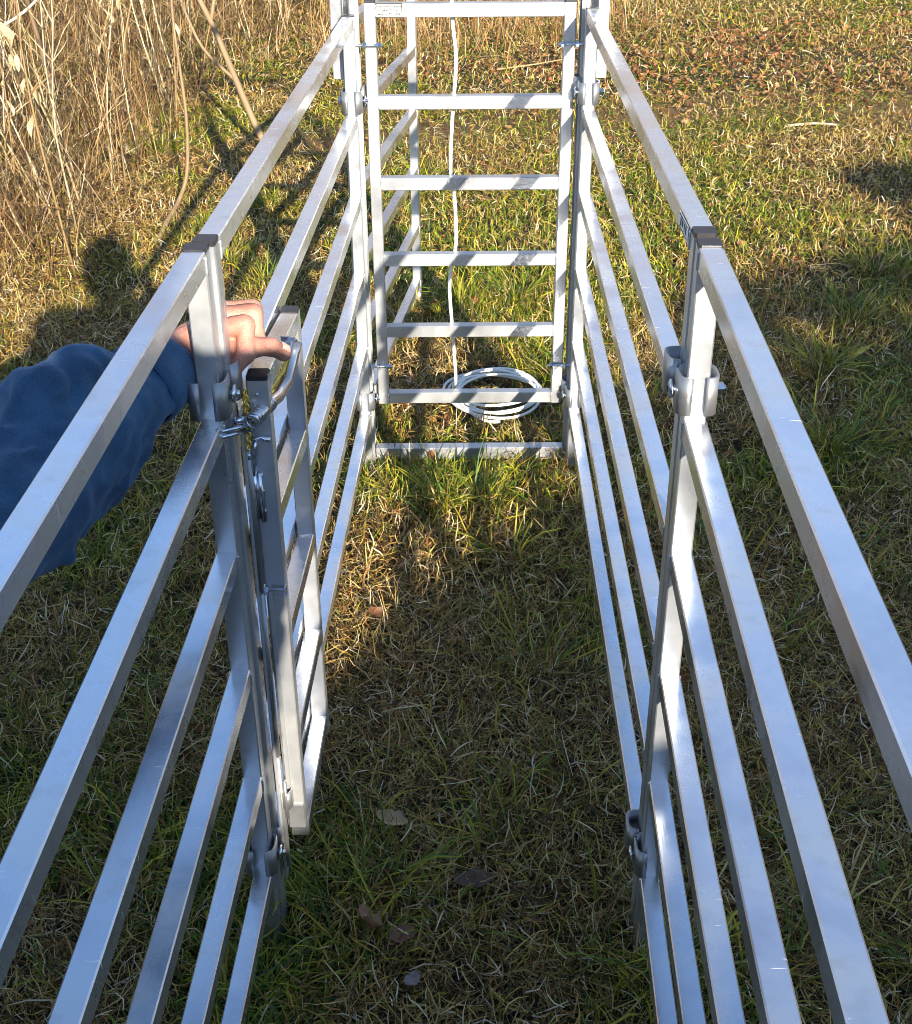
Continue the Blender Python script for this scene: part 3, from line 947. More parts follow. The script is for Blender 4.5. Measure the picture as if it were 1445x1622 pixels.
HL = dict(palm=[((-0.335, 1.345, 0.905), (-0.305, 1.385, 0.920), 0.027, 0.028),
                ((-0.312, 1.375, 0.922), (-0.288, 1.392, 0.936), 0.024, 0.0160),
                ((-0.312, 1.385, 0.920), (-0.280, 1.425, 0.938), 0.024, 0.0150),
                ((-0.315, 1.395, 0.910), (-0.285, 1.455, 0.932), 0.022, 0.0140),
                ((-0.320, 1.365, 0.905), (-0.258, 1.388, 0.908), 0.025, 0.021),
                ((-0.290, 1.395, 0.918), (-0.255, 1.400, 0.925), 0.022, 0.015)],
          fingers=[([(-0.290, 1.386, 0.937), (-0.2440, 1.386, 0.943), (-0.2420, 1.366, 0.915), (-0.2600, 1.357, 0.896)], [0.0138, 0.0125, 0.0115, 0.0100]),
                   ([(-0.286, 1.413, 0.943), (-0.2380, 1.416, 0.946), (-0.2340, 1.400, 0.920), (-0.2560, 1.393, 0.902)], [0.0135, 0.0122, 0.0110, 0.0098]),
                   ([(-0.286, 1.440, 0.940), (-0.2430, 1.445, 0.941), (-0.2390, 1.430, 0.916), (-0.2600, 1.422, 0.901)], [0.0130, 0.0115, 0.0105, 0.0095]),
                   ([(-0.288, 1.464, 0.933), (-0.2530, 1.471, 0.930), (-0.2490, 1.458, 0.909), (-0.2660, 1.450, 0.897)], [0.0115, 0.0100, 0.0092, 0.0085]),
                   ([(-0.264, 1.384, 0.904), (-0.2340, 1.381, 0.917), (-0.2170, 1.392, 0.913), (-0.2045, 1.405, 0.899)], [0.0165, 0.0125, 0.0122, 0.0100])])
def open_hand(w, d, up):
    """relaxed hand: w wrist, d direction of the fingers, up = back of the hand"""
    w, d, up = Vector(w), Vector(d).normalized(), Vector(up).normalized()
    s = d.cross(up).normalized()
    palm, fing = [], []
    for k, (o, l) in enumerate(((-0.027, 0.072), (-0.009, 0.080), (0.009, 0.074), (0.026, 0.058))):
        m = w + d * 0.09 + s * o
        palm.append((w + s * o * 0.5, m, 0.022, 0.013))
        fing.append(([m, m + d * l * 0.5 - up * 0.008, m + d * l * 0.8 - up * 0.028, m + d * l * 0.9 - up * 0.046], [0.011, 0.010, 0.009, 0.008]))
    th = w + d * 0.03 - s * 0.03
    fing.append(([w + d * 0.01 - s * 0.015, th, th + d * 0.035 - s * 0.018 - up * 0.01, th + d * 0.058 - s * 0.018 - up * 0.022], [0.016, 0.014, 0.011, 0.009]))
    return dict(palm=palm, fingers=fing)
HR = open_hand((-0.86, 0.74, 0.60), (0.5, 0.3, -1), (0.6, -0.6, 0.4))
helper = person('person in a blue sweatshirt reaching in from the left, thumb on the latch', (-1.0, 0.98, 0), (1, 0.15, 0), J, HL, HR, 0.0022)
cuff = MB()
A, B = Vector((-0.3520, 1.2960, 0.9050)), Vector((-0.3290, 1.3360, 0.9145))
cuff.tube([A, A.lerp(B, 0.05), A.lerp(B, 0.3), A.lerp(B, 0.55), A.lerp(B, 0.8), B, B.lerp(A, 0.1), B.lerp(A, 0.5)], [0.046, 0.0495, 0.0490, 0.0475, 0.0465, 0.0445, 0.0405, 0.038], 40, False)
obj('cuff', cuff, M_SHIRT, helper, True)
nail = MB()
nc = Vector((-0.2087, 1.4011, 0.9043))
ax = Vector((0.0120, 0.013, -0.0135)).normalized()
up = Vector((0.75, -0.15, 0.62)).normalized()
sd = ax.cross(up).normalized(); up = sd.cross(ax)
nc += up * 0.0117
nv, nf = [], []
for i in range(5):
    for k in range(5):
        u, v = (i / 4 - 0.5) * 0.0135, (k / 4 - 0.5) * 0.0115
        nv.append(nc + ax * u + sd * v - up * (v * v * 60 + 0.0006 * (i == 0)))
for i in range(4):
    for k in range(4):
        nf.append((i * 5 + k, i * 5 + k + 1, (i + 1) * 5 + k + 1, (i + 1) * 5 + k))
nail.add(nv, nf)
nail.add([v - up * 0.0035 for v in nv], [tuple(reversed(f)) for f in nf])
obj('thumbnail', nail, M_NAIL, helper.children[0], True)

# the photographer, out of the frame behind the camera: only the shadow shows
JP = dict(head=(0.045, -0.24, 1.615), neck=(0.06, -0.27, 1.49), chest=(0.06, -0.28, 1.25), pelvis=(0.03, -0.28, 0.95),
          sh_l=(-0.13, -0.27, 1.42), sh_r=(0.24, -0.27, 1.42), el_l=(-0.22, -0.30, 1.12), wr_l=(-0.20, -0.16, 0.90),
          el_r=(0.33, -0.22, 1.20), wr_r=(0.13, -0.10, 1.38),
          kn_l=(-0.08, -0.27, 0.50), kn_r=(0.13, -0.26, 0.50), an_l=(-0.10, -0.28, 0.085), an_r=(0.15, -0.28, 0.085))
person('photographer standing behind the camera', (0.03, -0.28, 0), (0, 1, 0), JP,
       open_hand((-0.20, -0.16, 0.90), (0.0, 0.25, -1), (-1, 0, 0)), open_hand((0.13, -0.10, 1.38), (-0.8, 0.1, 0.6), (0, -1, 0)), 0.008)

# ------------------------------------------------------------------ grass, leaves, weeds (built with numpy)
def ribbons(name, base, yaw, L, W, tilt, curv, c0, c1, mat, seg=3, zmin=0.001, sway=None):
    """one mesh of curved tapering blades"""
    n = len(L)
    P = np.zeros((n, seg + 1, 3))
    P[:, 0] = base
    d = np.stack([np.cos(yaw), np.sin(yaw)], 1)
    dd = d.copy()
    for i in range(1, seg + 1):
        a = tilt + curv * (i - 0.5)
        if sway is not None:
            ya = yaw + sway * (i - 1)
            dd = np.stack([np.cos(ya), np.sin(ya)], 1)
        P[:, i, 0] = P[:, i - 1, 0] + L / seg * np.sin(a) * dd[:, 0]
        P[:, i, 1] = P[:, i - 1, 1] + L / seg * np.sin(a) * dd[:, 1]
        P[:, i, 2] = np.maximum(P[:, i - 1, 2] + L / seg * np.cos(a), zmin)
    # width direction: mix of sideways and camera-independent random roll
    roll = rng.uniform(-0.7, 0.7, n)
    side = np.stack([-d[:, 1] * np.cos(roll), d[:, 0] * np.cos(roll), np.sin(roll)], 1)
    wprof = np.array([0.75, 1.0, 0.75, 0.12]) if seg == 3 else np.interp(np.linspace(0, 1, seg + 1), [0, .3, .7, 1], [.75, 1, .75, .12])
    V = np.zeros((n, seg + 1, 2, 3))
    V[:, :, 0] = P + side[:, None, :] * (W[:, None] * wprof[None] / 2)[:, :, None]
    V[:, :, 1] = P - side[:, None, :] * (W[:, None] * wprof[None] / 2)[:, :, None]
    V[..., 2] = np.maximum(V[..., 2], 0.0)
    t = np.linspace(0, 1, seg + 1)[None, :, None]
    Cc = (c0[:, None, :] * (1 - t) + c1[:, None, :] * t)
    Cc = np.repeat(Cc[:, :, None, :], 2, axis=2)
    nv = n * (seg + 1) * 2
    me = bpy.data.meshes.new(name)
    me.vertices.add(nv)
    me.vertices.foreach_set('co', V.reshape(-1).astype(np.float32))
    q = np.arange(n)[:, None] * (seg + 1) * 2 + np.arange(seg)[None] * 2
    F = np.stack([q, q + 1, q + 3, q + 2], -1).reshape(-1, 4)
    nfaces = len(F)
    me.loops.add(nfaces * 4)
    me.polygons.add(nfaces)
    me.loops.foreach_set('vertex_index', F.reshape(-1).astype(np.int32))
    me.polygons.foreach_set('loop_start', (np.arange(nfaces) * 4).astype(np.int32))
    me.polygons.foreach_set('loop_total', np.full(nfaces, 4, np.int32))
    me.polygons.foreach_set('use_smooth', np.ones(nfaces, bool))
    ca = me.color_attributes.new('tint', 'FLOAT_COLOR', 'POINT')
    col = np.ones((nv, 4), np.float32)
    col[:, :3] = Cc.reshape(-1, 3)
    ca.data.foreach_set('color', col.reshape(-1))
    me.materials.append(mat)
    me.update()
    me.validate()
    o = bpy.data.objects.new(name, me)
    COL.objects.link(o)
    return o

def scatter(n, y0, y1, margin=0.35, power=1.0):
    """points over the strip of ground the lens covers, plus a margin"""
    y = y0 + (y1 - y0) * rng.random(n) ** power
    hw = 0.63 + 0.312 * (y - 1.16) + margin
    # area weighting: accept in proportion to the width
    keep = rng.random(n) < hw / hw.max()
    y, hw = y[keep], hw[keep]
    x = (rng.random(len(y)) * 2 - 1) * hw
    return x, y

def pal(n, cols, weights=None, jit=0.15):
    cols = np.array(cols)
    idx = rng.choice(len(cols), n, p=weights)
    c = cols[idx] * (1 + rng.normal(0, jit, (n, 1))) * (1 + rng.normal(0, jit * 0.35, (n, 3)))
    return np.clip(c, 0.004, 0.95)

STRAW = [(0.44, 0.285, 0.085), (0.58, 0.42, 0.17), (0.21, 0.12, 0.036), (0.075, 0.040, 0.014), (0.74, 0.63, 0.42), (0.46, 0.33, 0.055), (0.30, 0.125, 0.035)]
STRAW_W = [0.21, 0.16, 0.19, 0.20, 0.09, 0.09, 0.06]
GREEN = [(0.10, 0.165, 0.012), (0.19, 0.24, 0.014), (0.34, 0.32, 0.018), (0.04, 0.085, 0.012), (0.46, 0.37, 0.03)]

parts = []
for (y0, y1, n, wmul) in ((1.0, 2.2, 90000, 1.0), (2.2, 4.0, 130000, 1.2), (4.0, 7.0, 165000, 1.7), (7.0, 12.5, 170000, 2.5)):
    x, y = scatter(n, y0, y1)
    drift = np.exp(-(((x - 1.8) / 1.5) ** 2 + ((y - 8.0) / 1.0) ** 2))
    keep = rng.random(len(x)) > np.clip(soil_mask(x, y) * 0.95 + drift * 0.5 * (0.4 + vnoise(x, y, 0.5, 77)), 0, 0.9)
    x, y = x[keep], y[keep]
    m = len(x)
    green = np.clip((vnoise(x, y, 0.30, 5) * 0.75 + vnoise(x, y, 1.1, 6) * 0.5 - 0.50) * 2.5, 0.04, 0.92)
    green = np.maximum(green, np.clip((y - 5.0) / 5.0, 0, 0.34))
    isg = rng.random(m) < green * np.interp(y, [1, 2.6, 3.2], [0.95, 0.9, 0.70])
    yaw = rng.uniform(0, 2 * np.pi, m)
    L = np.where(isg, rng.uniform(0.022, 0.065, m), rng.uniform(0.016, 0.062, m) + 0.05 * rng.random(m) ** 6) * np.interp(y, [3, 5, 9], [1.0, 0.85, 0.95])
    W = np.where(isg, rng.uniform(0.0016, 0.0036, m), rng.uniform(0.0011, 0.0030, m)) * wmul
    tilt = np.where(isg, rng.uniform(0.1, 1.1, m) + np.interp(y, [4, 7], [0, 0.35]), rng.uniform(0.85, 1.75, m))
    curv = np.where(isg, rng.uniform(0.0, 0.6, m), rng.uniform(-0.5, 0.6, m))
    z = np.where(isg, 0.0, rng.random(m) ** 2 * 0.038)
    g = pal(m, GREEN, [0.30, 0.28, 0.20, 0.12, 0.10]); s = pal(m, STRAW, STRAW_W)
    c = np.where(isg[:, None], g, s)
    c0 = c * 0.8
    ok = (np.abs(y - 2.84) > 0.035) & ((((x - 0.11) / 0.17) ** 2 + ((y - 3.18) / 0.20) ** 2) > 1)
    z = np.where(ok, z, 0.0); L = np.where(ok, L, L * 0.4)
    parts.append((np.stack([x, y, z], 1), yaw, L, W, tilt, curv, c0, c, np.where(isg, rng.uniform(-0.4, 0.4, m), rng.uniform(-1.0, 1.0, m))))
# longer green tufts
tuft = []
spots = [(-0.03, 2.58, 1.0, 140), (0.06, 2.60, 0.8, 80), (-0.13, 2.66, 0.6, 45), (0.30, 3.35, 0.8, 70), (0.20, 3.95, 1.0, 120), (0.02, 3.90, 0.8, 90), (0.36, 4.2, 0.9, 80),
         (1.05, 3.35, 1.2, 150), (1.25, 3.75, 1.1, 130), (0.95, 2.85, 1.3, 190), (1.15, 2.55, 1.0, 110), (0.82, 2.25, 0.8, 80), (1.45, 4.2, 1.0, 90), (0.62, 2.0, 0.6, 50),
         (-0.80, 4.35, 0.9, 110), (-0.62, 4.05, 1.0, 130), (-0.95, 4.7, 0.8, 90), (-0.75, 5.0, 0.8, 90), (-0.55, 3.6, 0.9, 120), (-1.35, 5.9, 0.7, 80), (-1.0, 4.55, 0.6, 60),
         (0.16, 1.95, 0.7, 70), (0.12, 2.35, 0.8, 70), (-0.10, 1.42, 0.6, 40), (0.30, 1.24, 1.0, 80), (-0.02, 1.33, 0.5, 28), (-0.14, 1.26, 0.5, 26), (0.20, 1.62, 0.7, 40), (-0.48, 1.45, 0.6, 40), (-0.55, 1.75, 0.6, 40),
         (0.45, 1.5, 0.6, 40), (0.60, 1.3, 0.5, 30), (0.0, 1.68, 0.4, 22), (1.9, 4.6, 1.0, 80), (2.0, 5.4, 0.9, 70)]
for k in range(120):
    yy = 1.2 + 9.8 * rng.random() ** 1.8; xx = rng.uniform(-1, 1) * (0.7 + 0.31 * (yy - 1.1))
    spots.append((xx, yy, rng.uniform(0.3, 0.7), int(rng.uniform(12, 40))))
for (tx, ty, sc, cnt) in spots:
    r = np.abs(rng.normal(0, 0.055 * sc + 0.015, cnt)); a = rng.uniform(0, 2 * np.pi, cnt)
    x, y = tx + r * np.cos(a), ty + r * np.sin(a)
    yaw = a + rng.normal(0, 0.8, cnt)
    L = rng.uniform(0.06, 0.19, cnt) * (0.55 + 0.5 * sc)
    W = rng.uniform(0.0022, 0.0046, cnt) * (1 + 0.08 * max(0, ty - 3))
    tilt = rng.uniform(0.15, 0.85, cnt); curv = rng.uniform(0.1, 0.55, cnt)
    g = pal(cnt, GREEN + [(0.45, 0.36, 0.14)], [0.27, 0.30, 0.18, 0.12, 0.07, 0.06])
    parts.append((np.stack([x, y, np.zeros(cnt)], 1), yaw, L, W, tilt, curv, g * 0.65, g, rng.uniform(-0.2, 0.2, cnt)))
cat = [np.concatenate([p[i] for p in parts]) for i in range(9)]
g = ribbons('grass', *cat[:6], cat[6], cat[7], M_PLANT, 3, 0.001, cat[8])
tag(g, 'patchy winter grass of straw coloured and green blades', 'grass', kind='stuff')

# coarse grass outside the frame so that nothing is bare from a step to the side
n = 60000
x = rng.uniform(-9, 9, n); y = rng.uniform(-3.0, 16, n)
hw = 0.63 + 0.312 * (y - 1.16) + 0.35
k = (np.abs(x) > hw) | (y > 12.5) | (y < 1.0)
x, y = x[k], y[k]; m = len(x)
isg = rng.random(m) < 0.35
c = np.where(isg[:, None], pal(m, GREEN), pal(m, STRAW, STRAW_W))
g2 = ribbons('grass', np.stack([x, y, np.zeros(m)], 1), rng.uniform(0, 6.28, m), rng.uniform(0.06, 0.14, m), rng.uniform(0.003, 0.009, m),
             rng.uniform(0.4, 1.5, m), rng.uniform(0, 0.4, m), c * 0.8, c, M_PLANT)
tag(g2, 'coarser winter grass farther out around the panels', 'grass', kind='stuff')

# fallen leaves
def leaf_mesh(n_lobes=4, curl=0.5, seed=0, fold=0.3):
    """oak-like leaf, unit length along x, curled in z; closed sheet with thickness left to the shader"""
    r = random.Random(seed)
    st = 9
    vs, fs = [], []
    for i in range(st):
        u = i / (st - 1)
        w = 0.30 * math.sin(math.pi * min(1, u * 0.92 + 0.06)) ** 0.7 * (1 + 0.38 * math.sin(u * n_lobes * 2 * math.pi + r.uniform(-.4, .4)))
        w = max(w, 0.015)
        z = curl * 0.35 * (4 * (u - 0.5) ** 2) + 0.04 * r.uniform(-1, 1)
        for k, sgn in enumerate((-1, -0.5, 0, 0.5, 1)):
            vs.append((u - 0.5, w * sgn * (1 + 0.1 * r.uniform(-1, 1)), z + fold * w * abs(sgn) * (1 + 0.4 * r.uniform(-1, 1))))
    for i in range(st - 1):
        for k in range(4):
            fs.append((i * 5 + k, (i + 1) * 5 + k, (i + 1) * 5 + k + 1, i * 5 + k + 1))
    return np.array(vs), fs
LEAFC = [(0.17, 0.070, 0.028), (0.25, 0.12, 0.050), (0.09, 0.038, 0.018), (0.34, 0.21, 0.10), (0.24, 0.09, 0.036)]
def leaves_stuff():
    protos = [leaf_mesh(3 + s % 3, 0.2 + 0.25 * (s % 4), s, 0.15 + 0.25 * (s % 3)) for s in range(7)]
    n = 60000
    x, y = scatter(n, 1.1, 12.3, 0.2)
    dens = 0.02 + 0.12 * np.clip(vnoise(x, y, 0.6, 21) - 0.45, 0, 1)
    dens += 1.1 * np.exp(-(((x - 1.8) / 1.7) ** 2 + ((y - 8.2) / 1.25) ** 2)) * np.clip(0.2 + 1.5 * vnoise(x, y, 0.45, 61), 0, 1.2)         # the brown drift, far right
    dens += 0.12 * np.exp(-((x + 0.05) / 0.18) ** 2 - ((y - 2.45) / 0.45) ** 2)
    dens += 0.10 * (y > 6.8) + 0.06 * np.exp(-((x - 0.75) / 0.3) ** 2 - ((y - 3.8) / 0.7) ** 2)
    k = rng.random(len(x)) < dens
    x, y = x[k], y[k]
    V, F, C = [], [], []
    o = 0
    for i in range(len(x)):
        pv, pf = protos[i % 7]
        s = rng.uniform(0.010, 0.028) + 0.028 * rng.random() ** 4
        a = rng.uniform(0, 6.28)
        e = Matrix.Rotation(a, 3, 'Z') @ Matrix.Rotation(rng.normal(0, 0.6), 3, 'X') @ Matrix.Rotation(rng.normal(0, 0.35), 3, 'Y')
        v = pv @ np.array(e).T * s
        v[:, 2] += 0.012 - v[:, 2].min() * 0.8
        v += np.array([x[i], y[i], 0])
        V.append(v); F += [tuple(q + o for q in f) for f in pf]; o += len(v)
        c = np.array(LEAFC[rng.integers(len(LEAFC))]) * rng.uniform(0.7, 1.35)
        C.append(np.tile(c, (len(v), 1)))
    V = np.concatenate(V); C = np.clip(np.concatenate(C), 0, 1)
    me = bpy.data.meshes.new('leaf_litter')
    me.from_pydata(V.tolist(), [], F)
    ca = me.color_attributes.new('tint', 'FLOAT_COLOR', 'POINT')
    ca.data.foreach_set('color', np.concatenate([C, np.ones((len(C), 1))], 1).astype(np.float32).reshape(-1))
    me.materials.append(M_LEAF)
    lo = bpy.data.objects.new('leaf_litter', me)
    COL.objects.link(lo)
    tag(lo, 'brown fallen leaves strewn through the grass', 'leaves', kind='stuff')
leaves_stuff()

def single_leaf(label, loc, size, rot, col, curl, seed, fold=0.3):
    pv, pf = leaf_mesh(4, curl, seed, fold)
    e = np.array(Matrix.Rotation(rot[2], 3, 'Z') @ Matrix.Rotation(rot[0], 3, 'X') @ Matrix.Rotation(rot[1], 3, 'Y'))
    v = pv @ e.T * size
    up = v + np.array([0, 0, 0.0008])
    me = bpy.data.meshes.new('fallen_leaf')
    nv = len(v)
    me.from_pydata(np.concatenate([up, v]).tolist(), [], pf + [tuple(reversed([q + nv for q in f])) for f in pf])
    ca = me.color_attributes.new('tint', 'FLOAT_COLOR', 'POINT')
    cc = np.ones((2 * nv, 4), np.float32); cc[:, :3] = np.array(col) * (1 + rng.normal(0, 0.12, (2 * nv, 1)))
    ca.data.foreach_set('color', cc.reshape(-1))
    me.materials.append(M_LEAF)
    me.polygons.foreach_set('use_smooth', [True] * len(me.polygons))
    o = bpy.data.objects.new('fallen_leaf', me)
    o.location = loc
    COL.objects.link(o)
    tag(o, label, 'leaf', 'large fallen leaves in the alley')
single_leaf('flat dark brown leaf lying in the middle of the alley near the camera', (0.024, 1.395, 0.036), 0.062, (0.0, 0.05, 0.1), (0.10, 0.065, 0.05), 0.1, 31, 0.05)
single_leaf('curled pinkish brown leaf standing on edge near the bottom left post', (-0.135, 1.300, 0.044), 0.060, (0.7, 0.35, 1.9), (0.34, 0.18, 0.11), 0.7, 32, 0.7)
single_leaf('small curled brown leaf right of the pinkish curled leaf', (-0.085, 1.285, 0.036), 0.045, (0.3, 0.2, 0.6), (0.22, 0.11, 0.07), 0.6, 33, 0.6)
single_leaf('greyish leaf scrap in the grass at the bottom of the alley', (-0.066, 1.205, 0.036), 0.036, (0.1, 0.3, 1.2), (0.24, 0.21, 0.20), 0.4, 34, 0.3)
single_leaf('pale tan narrow leaf lying left in the alley in the shade', (-0.106, 1.525, 0.034), 0.052, (0.1, 0.1, -0.3), (0.48, 0.34, 0.20), 0.3, 35, 0.4)
single_leaf('reddish brown leaf at the sunlit left edge of the alley', (-0.165, 2.10, 0.042), 0.042, (0.6, 0.3, 0.5), (0.15, 0.065, 0.03), 0.5, 36, 0.5)

# dead weeds ---------------------------------------------------------------
def weed_zone(n):
    """ground points of the thicket on the left"""
    x = rng.uniform(-4.6, -0.7, n); y = 4.1 + 7.9 * rng.random(n) ** 1.35
    lim = np.interp(y, [4.3, 4.7, 5.3, 6.5, 7.5, 8.5, 12], [-1.20, -1.18, -1.22, -1.22, -1.05, -0.85, -0.6])
    k = x < lim - rng.random(n) ** 2 * 0.35
    return x[k], y[k]
x, y = weed_zone(23000)
m = len(x)
flat = rng.random(m) < 0.72
yaw = rng.uniform(0, 6.28, m)
c = pal(m, [(0.33, 0.20, 0.08), (0.47, 0.32, 0.15), (0.15, 0.08, 0.03), (0.66, 0.54, 0.34), (0.05, 0.027, 0.012)], [0.22, 0.15, 0.26, 0.08, 0.29])
w1 = ribbons('dead_weeds', np.stack([x, y, rng.random(m) * 0.30 * flat], 1), yaw, np.where(flat, rng.uniform(0.12, 0.4, m), rng.uniform(0.15, 0.6, m)),
             rng.uniform(0.0018, 0.0050, m), np.where(flat, rng.uniform(0.3, 1.7, m), rng.uniform(0.0, 0.9, m)), rng.uniform(-0.1, 0.28, m), c * 0.8, c, M_STALK, 3, 0.004, rng.uniform(-0.3, 0.3, m))
tag(w1, 'tangle of dead straw and broken weed stems left of the panels', 'weeds', kind='stuff')
# thin dead grass standing behind the gate
n = 6500
x = rng.uniform(-0.9, 1.9, n); y = rng.uniform(7.6, 12.5, n)
k = rng.random(n) < np.clip((1.7 - x) / 1.6, 0.1, 1) * np.clip((y - 7.4) / 1.4, 0, 1)
x, y = x[k], y[k]; m = len(x)
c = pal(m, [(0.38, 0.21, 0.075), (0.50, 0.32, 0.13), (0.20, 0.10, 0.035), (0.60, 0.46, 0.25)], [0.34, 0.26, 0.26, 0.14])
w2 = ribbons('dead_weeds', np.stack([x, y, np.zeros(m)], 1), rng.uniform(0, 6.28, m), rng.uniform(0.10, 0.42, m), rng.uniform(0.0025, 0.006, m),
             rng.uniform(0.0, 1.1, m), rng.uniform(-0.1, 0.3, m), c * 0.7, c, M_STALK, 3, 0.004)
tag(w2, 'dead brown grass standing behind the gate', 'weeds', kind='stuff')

def tint_obj(o, col, jit=0.1):
    me = o.data
    n = len(me.vertices)
    ca = me.color_attributes.new('tint', 'FLOAT_COLOR', 'POINT')
    c = np.ones((n, 4), np.float32)
    c[:, :3] = np.clip(np.array(col) * (1 + rng.normal(0, jit, (n, 1))), 0, 1)
    ca.data.foreach_set('color', c.reshape(-1))

def stalk_mb(r, h, rad, branches, lean=0.12, leaves=3):
    b = MB()
    p = Vector((0, 0, -0.01))
    d = Vector((r.uniform(-lean, lean), r.uniform(-lean, lean), 1)).normalized()
    pts = [p.copy()]
    n = 9
    for i in range(n):
        p = p + d * (h / n)
        d = (d + Vector((r.uniform(-.09, .09), r.uniform(-.09, .09), 0))).normalized()
        pts.append(p.copy())
    b.tube(pts, [rad * (1 - 0.65 * i / n) for i in range(n + 1)], 6)
    for k in range(branches):
        i = r.randint(3, n - 1)
        a = r.uniform(0, 6.28)
        q = pts[i]
        dd = Vector((math.cos(a) * 0.7, math.sin(a) * 0.7, r.uniform(0.4, 1.1))).normalized()
        bp = [q]
        L = r.uniform(0.08, 0.30)
        for s in range(4):
            q = q + dd * (L / 4)
            dd = (dd + Vector((r.uniform(-.15, .15), r.uniform(-.15, .15), r.uniform(-.05, .12)))).normalized()
            bp.append(q)
        b.tube(bp, [rad * 0.5, rad * 0.42, rad * 0.34, rad * 0.26, rad * 0.16], 5)
    lfs = []
    for k in range(leaves):
        lf = MB()
        i = r.randint(2, n - 1)
        q = pts[i].lerp(pts[i + 1], r.random())
        a = r.uniform(0, 6.28)
        o = Vector((math.cos(a), math.sin(a), 0))
        L = r.uniform(0.04, 0.09)
        w = L * r.uniform(0.14, 0.24)
        sv = Vector((-o.y, o.x, 0))
        g_ = []
        for s in range(5):
            u = s / 4
            c_ = q + o * (L * 0.35 * math.sin(u * 2.0)) - Z * (L * u * 0.95)
            ww = w * math.sin(math.pi * (0.12 + 0.85 * u)) * 0.9
            tw = a + u * r.uniform(0.5, 2)
            s2 = (sv * math.cos(tw) + o * math.sin(tw)) * ww
            g_ += [c_ - s2, c_ + s2]
        lf.add(g_, [(2 * s, 2 * s + 1, 2 * s + 3, 2 * s + 2) for s in range(4)])
        lfs.append(lf)
    return b, lfs

STC = [(0.27, 0.175, 0.08), (0.44, 0.32, 0.17), (0.12, 0.07, 0.03), (0.58, 0.47, 0.30)]
protos = []
r_ = random.Random(5)
for k in range(9):
    b, lfs = stalk_mb(r_, r_.uniform(0.75, 1.5), r_.uniform(0.0030, 0.0066), r_.randint(2, 7), 0.50, r_.randint(1, 4))
    root = bpy.data.objects.new('dry_weed_stalk', None)
    COL.objects.link(root)
    so = obj('stem', b, M_STALK, None, True); so.parent = root
    tint_obj(so, STC[k % 4], 0.12)
    for lf in lfs:
        lo = obj('dead_leaf', lf, M_STALK, None, True); lo.parent = root
        tint_obj(lo, (0.50, 0.38, 0.22), 0.1)
    protos.append(root)
used = set()
def place(k, loc, rz, sc, label, group):
    src = protos[k]
    if k in used:
        o = src.copy(); COL.objects.link(o)
        for ch in src.children:
            c_ = ch.copy(); COL.objects.link(c_); c_.parent = o
    else:
        o = src; used.add(k)
    o.location = loc; o.rotation_euler = (0, 0, rz); o.scale = (sc, sc, sc)
    tag(o, label, 'weed', group)
x, y = weed_zone(700)
cnt = 0
for i in range(len(x)):
    hw = 0.63 + 0.312 * (y[i] - 1.16) + 0.5
    if abs(x[i]) > hw or cnt >= 210:
        continue
    place(cnt % 9, (x[i], y[i], 0), rng.uniform(0, 6.28), rng.uniform(0.75, 1.15), 'thin dry weed stalk standing in the thicket left of the panels', 'dry weed stalks left of the panels')
    cnt += 1
for i in range(26):
    place(int(rng.integers(9)), (rng.uniform(-0.7, 1.5), rng.uniform(8.6, 11.5), 0), rng.uniform(0, 6.28), rng.uniform(0.3, 0.55), 'short dry weed stalk standing in the dead grass behind the gate', 'dry weed stalks behind the gate')

def branch(label, polys, col, name='bare_branch', cat='branch', jit=0.12, parts=()):
    b = MB()
    for pts, r0, r1 in polys:
        n = len(pts)
        out, rs = [], []
        P = [Vector(p) for p in pts]
        for i in range(n - 1):
            p0, p1, p2, p3 = P[max(i - 1, 0)], P[i], P[i + 1], P[min(i + 2, n - 1)]
            for s in range(5):
                u = s / 5
                out.append(0.5 * ((2 * p1) + (p2 - p0) * u + (2 * p0 - 5 * p1 + 4 * p2 - p3) * u * u + (3 * p1 - p0 - 3 * p2 + p3) * u ** 3))
                rs.append(r0 + (r1 - r0) * (i + u) / (n - 1))
        out.append(P[-1]); rs.append(r1)
        rs = [q * (1 + 0.08 * math.sin(3.1 * k)) for k, q in enumerate(rs)]
        b.tube(out, rs, 8)
    o = obj(name, b, M_STALK, None, True, loc=polys[0][0][0])
    tint_obj(o, col, jit)
    tag(o, label, cat)
branch('thick brown sapling stem standing in the weeds at the upper left', [([(-1.78, 5.9, -0.01), (-1.83, 5.95, 0.35), (-1.90, 6.0, 0.75), (-1.98, 6.0, 1.3), (-2.0, 6.05, 1.7)], 0.013, 0.008)], (0.16, 0.10, 0.05), 'sapling', 'sapling')
branch('pale arching cane crossing the weeds at the upper left corner', [([(-2.15, 4.7, 0.50), (-1.95, 4.72, 0.60), (-1.72, 4.75, 0.68), (-1.52, 4.8, 0.78), (-1.40, 4.85, 0.90)], 0.0062, 0.0042)], (0.66, 0.57, 0.40), 'weed_cane', 'cane')
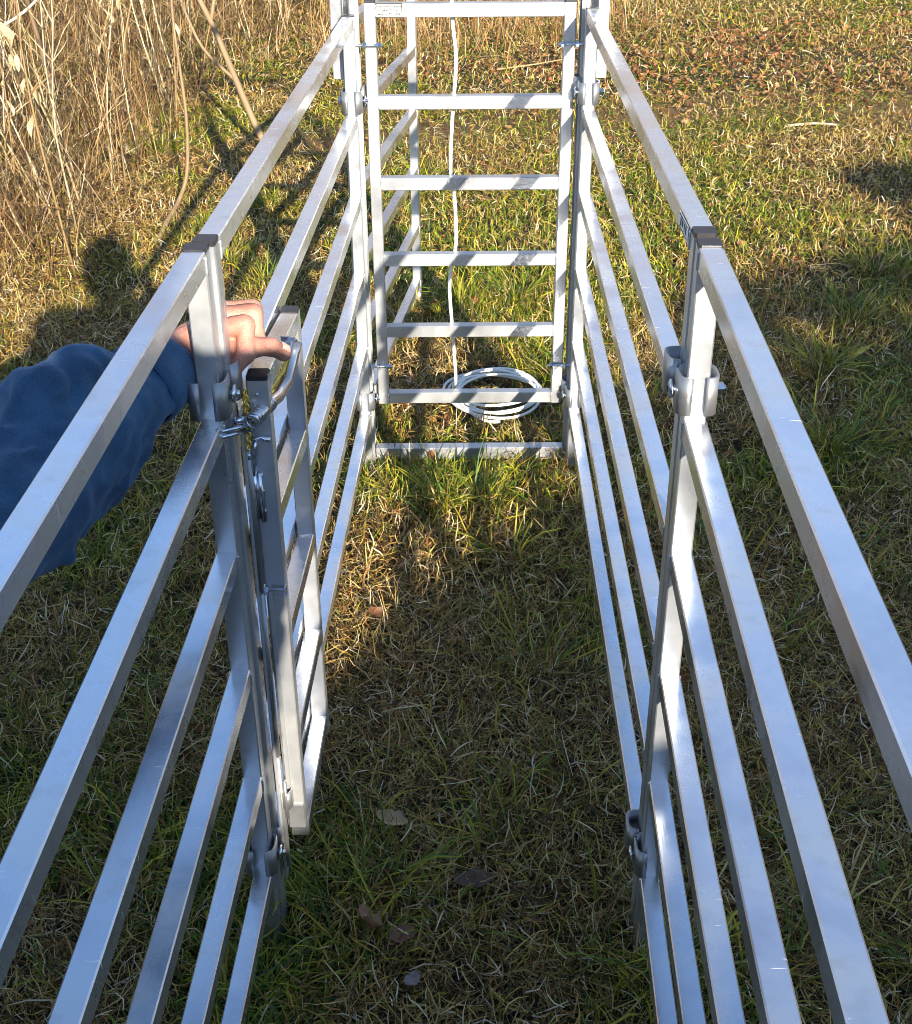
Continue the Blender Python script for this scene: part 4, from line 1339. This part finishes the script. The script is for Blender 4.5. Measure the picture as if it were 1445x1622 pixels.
branch('crooked stick leaning up out of the grass beside the head of the shadow', [([(-1.10, 4.58, 0.0), (-1.08, 4.66, 0.05), (-1.05, 4.80, 0.10), (-1.02, 4.86, 0.20), (-1.01, 4.9, 0.42), (-1.04, 5.0, 0.75), (-1.02, 5.05, 1.1)], 0.011, 0.004)], (0.24, 0.16, 0.085), 'stick', 'stick')
branch('pair of pale forked branches slanting down to the top left rail', [([(-0.82, 5.75, 0.0), (-0.93, 5.85, 0.22), (-1.08, 6.0, 0.55), (-1.30, 6.1, 1.0), (-1.36, 6.2, 1.4)], 0.017, 0.008), ([(-0.98, 5.9, 0.32), (-1.12, 5.95, 0.45), (-1.2, 6.0, 0.62)], 0.009, 0.005), ([(-1.08, 6.0, 0.55), (-1.02, 6.1, 0.85), (-0.9, 6.2, 1.25)], 0.009, 0.004)], (0.26, 0.18, 0.10))
branch('thin pale twig lying in the grass right of the gate', [([(0.25, 7.6, 0.03), (0.5, 7.66, 0.05), (0.72, 7.9, 0.04)], 0.005, 0.003)], (0.40, 0.28, 0.14), 'twig', 'twig')
branch('pale stick on the ground at the far right', [([(1.62, 6.25, 0.02), (1.75, 6.27, 0.025), (1.86, 6.26, 0.02)], 0.007, 0.005)], (0.50, 0.40, 0.26), 'stick', 'stick')

# bare winter wood far ahead, above the frame: it shows only as a brown reflection in the rails
n = 9000
x = rng.uniform(-60, 60, n); y = rng.uniform(30, 46, n)
trunk = rng.random(n) < 0.12
c = pal(n, [(0.26, 0.19, 0.13), (0.34, 0.25, 0.17), (0.42, 0.31, 0.21), (0.20, 0.15, 0.10)])
w3 = ribbons('far_wood', np.stack([x, y, np.where(trunk, 0, rng.uniform(0.5, 14.0, n))], 1), rng.uniform(0, 6.28, n), np.where(trunk, rng.uniform(12, 17, n), rng.uniform(1.5, 4.0, n)),
             np.where(trunk, rng.uniform(0.2, 0.45, n), rng.uniform(0.10, 0.42, n)), np.where(trunk, 0.03, rng.uniform(0.1, 1.2, n)), rng.uniform(-0.02, 0.04, n), c, c, M_STALK, 3, 0.004)
tag(w3, 'bare brown winter wood beyond the field', 'wood', kind='stuff')
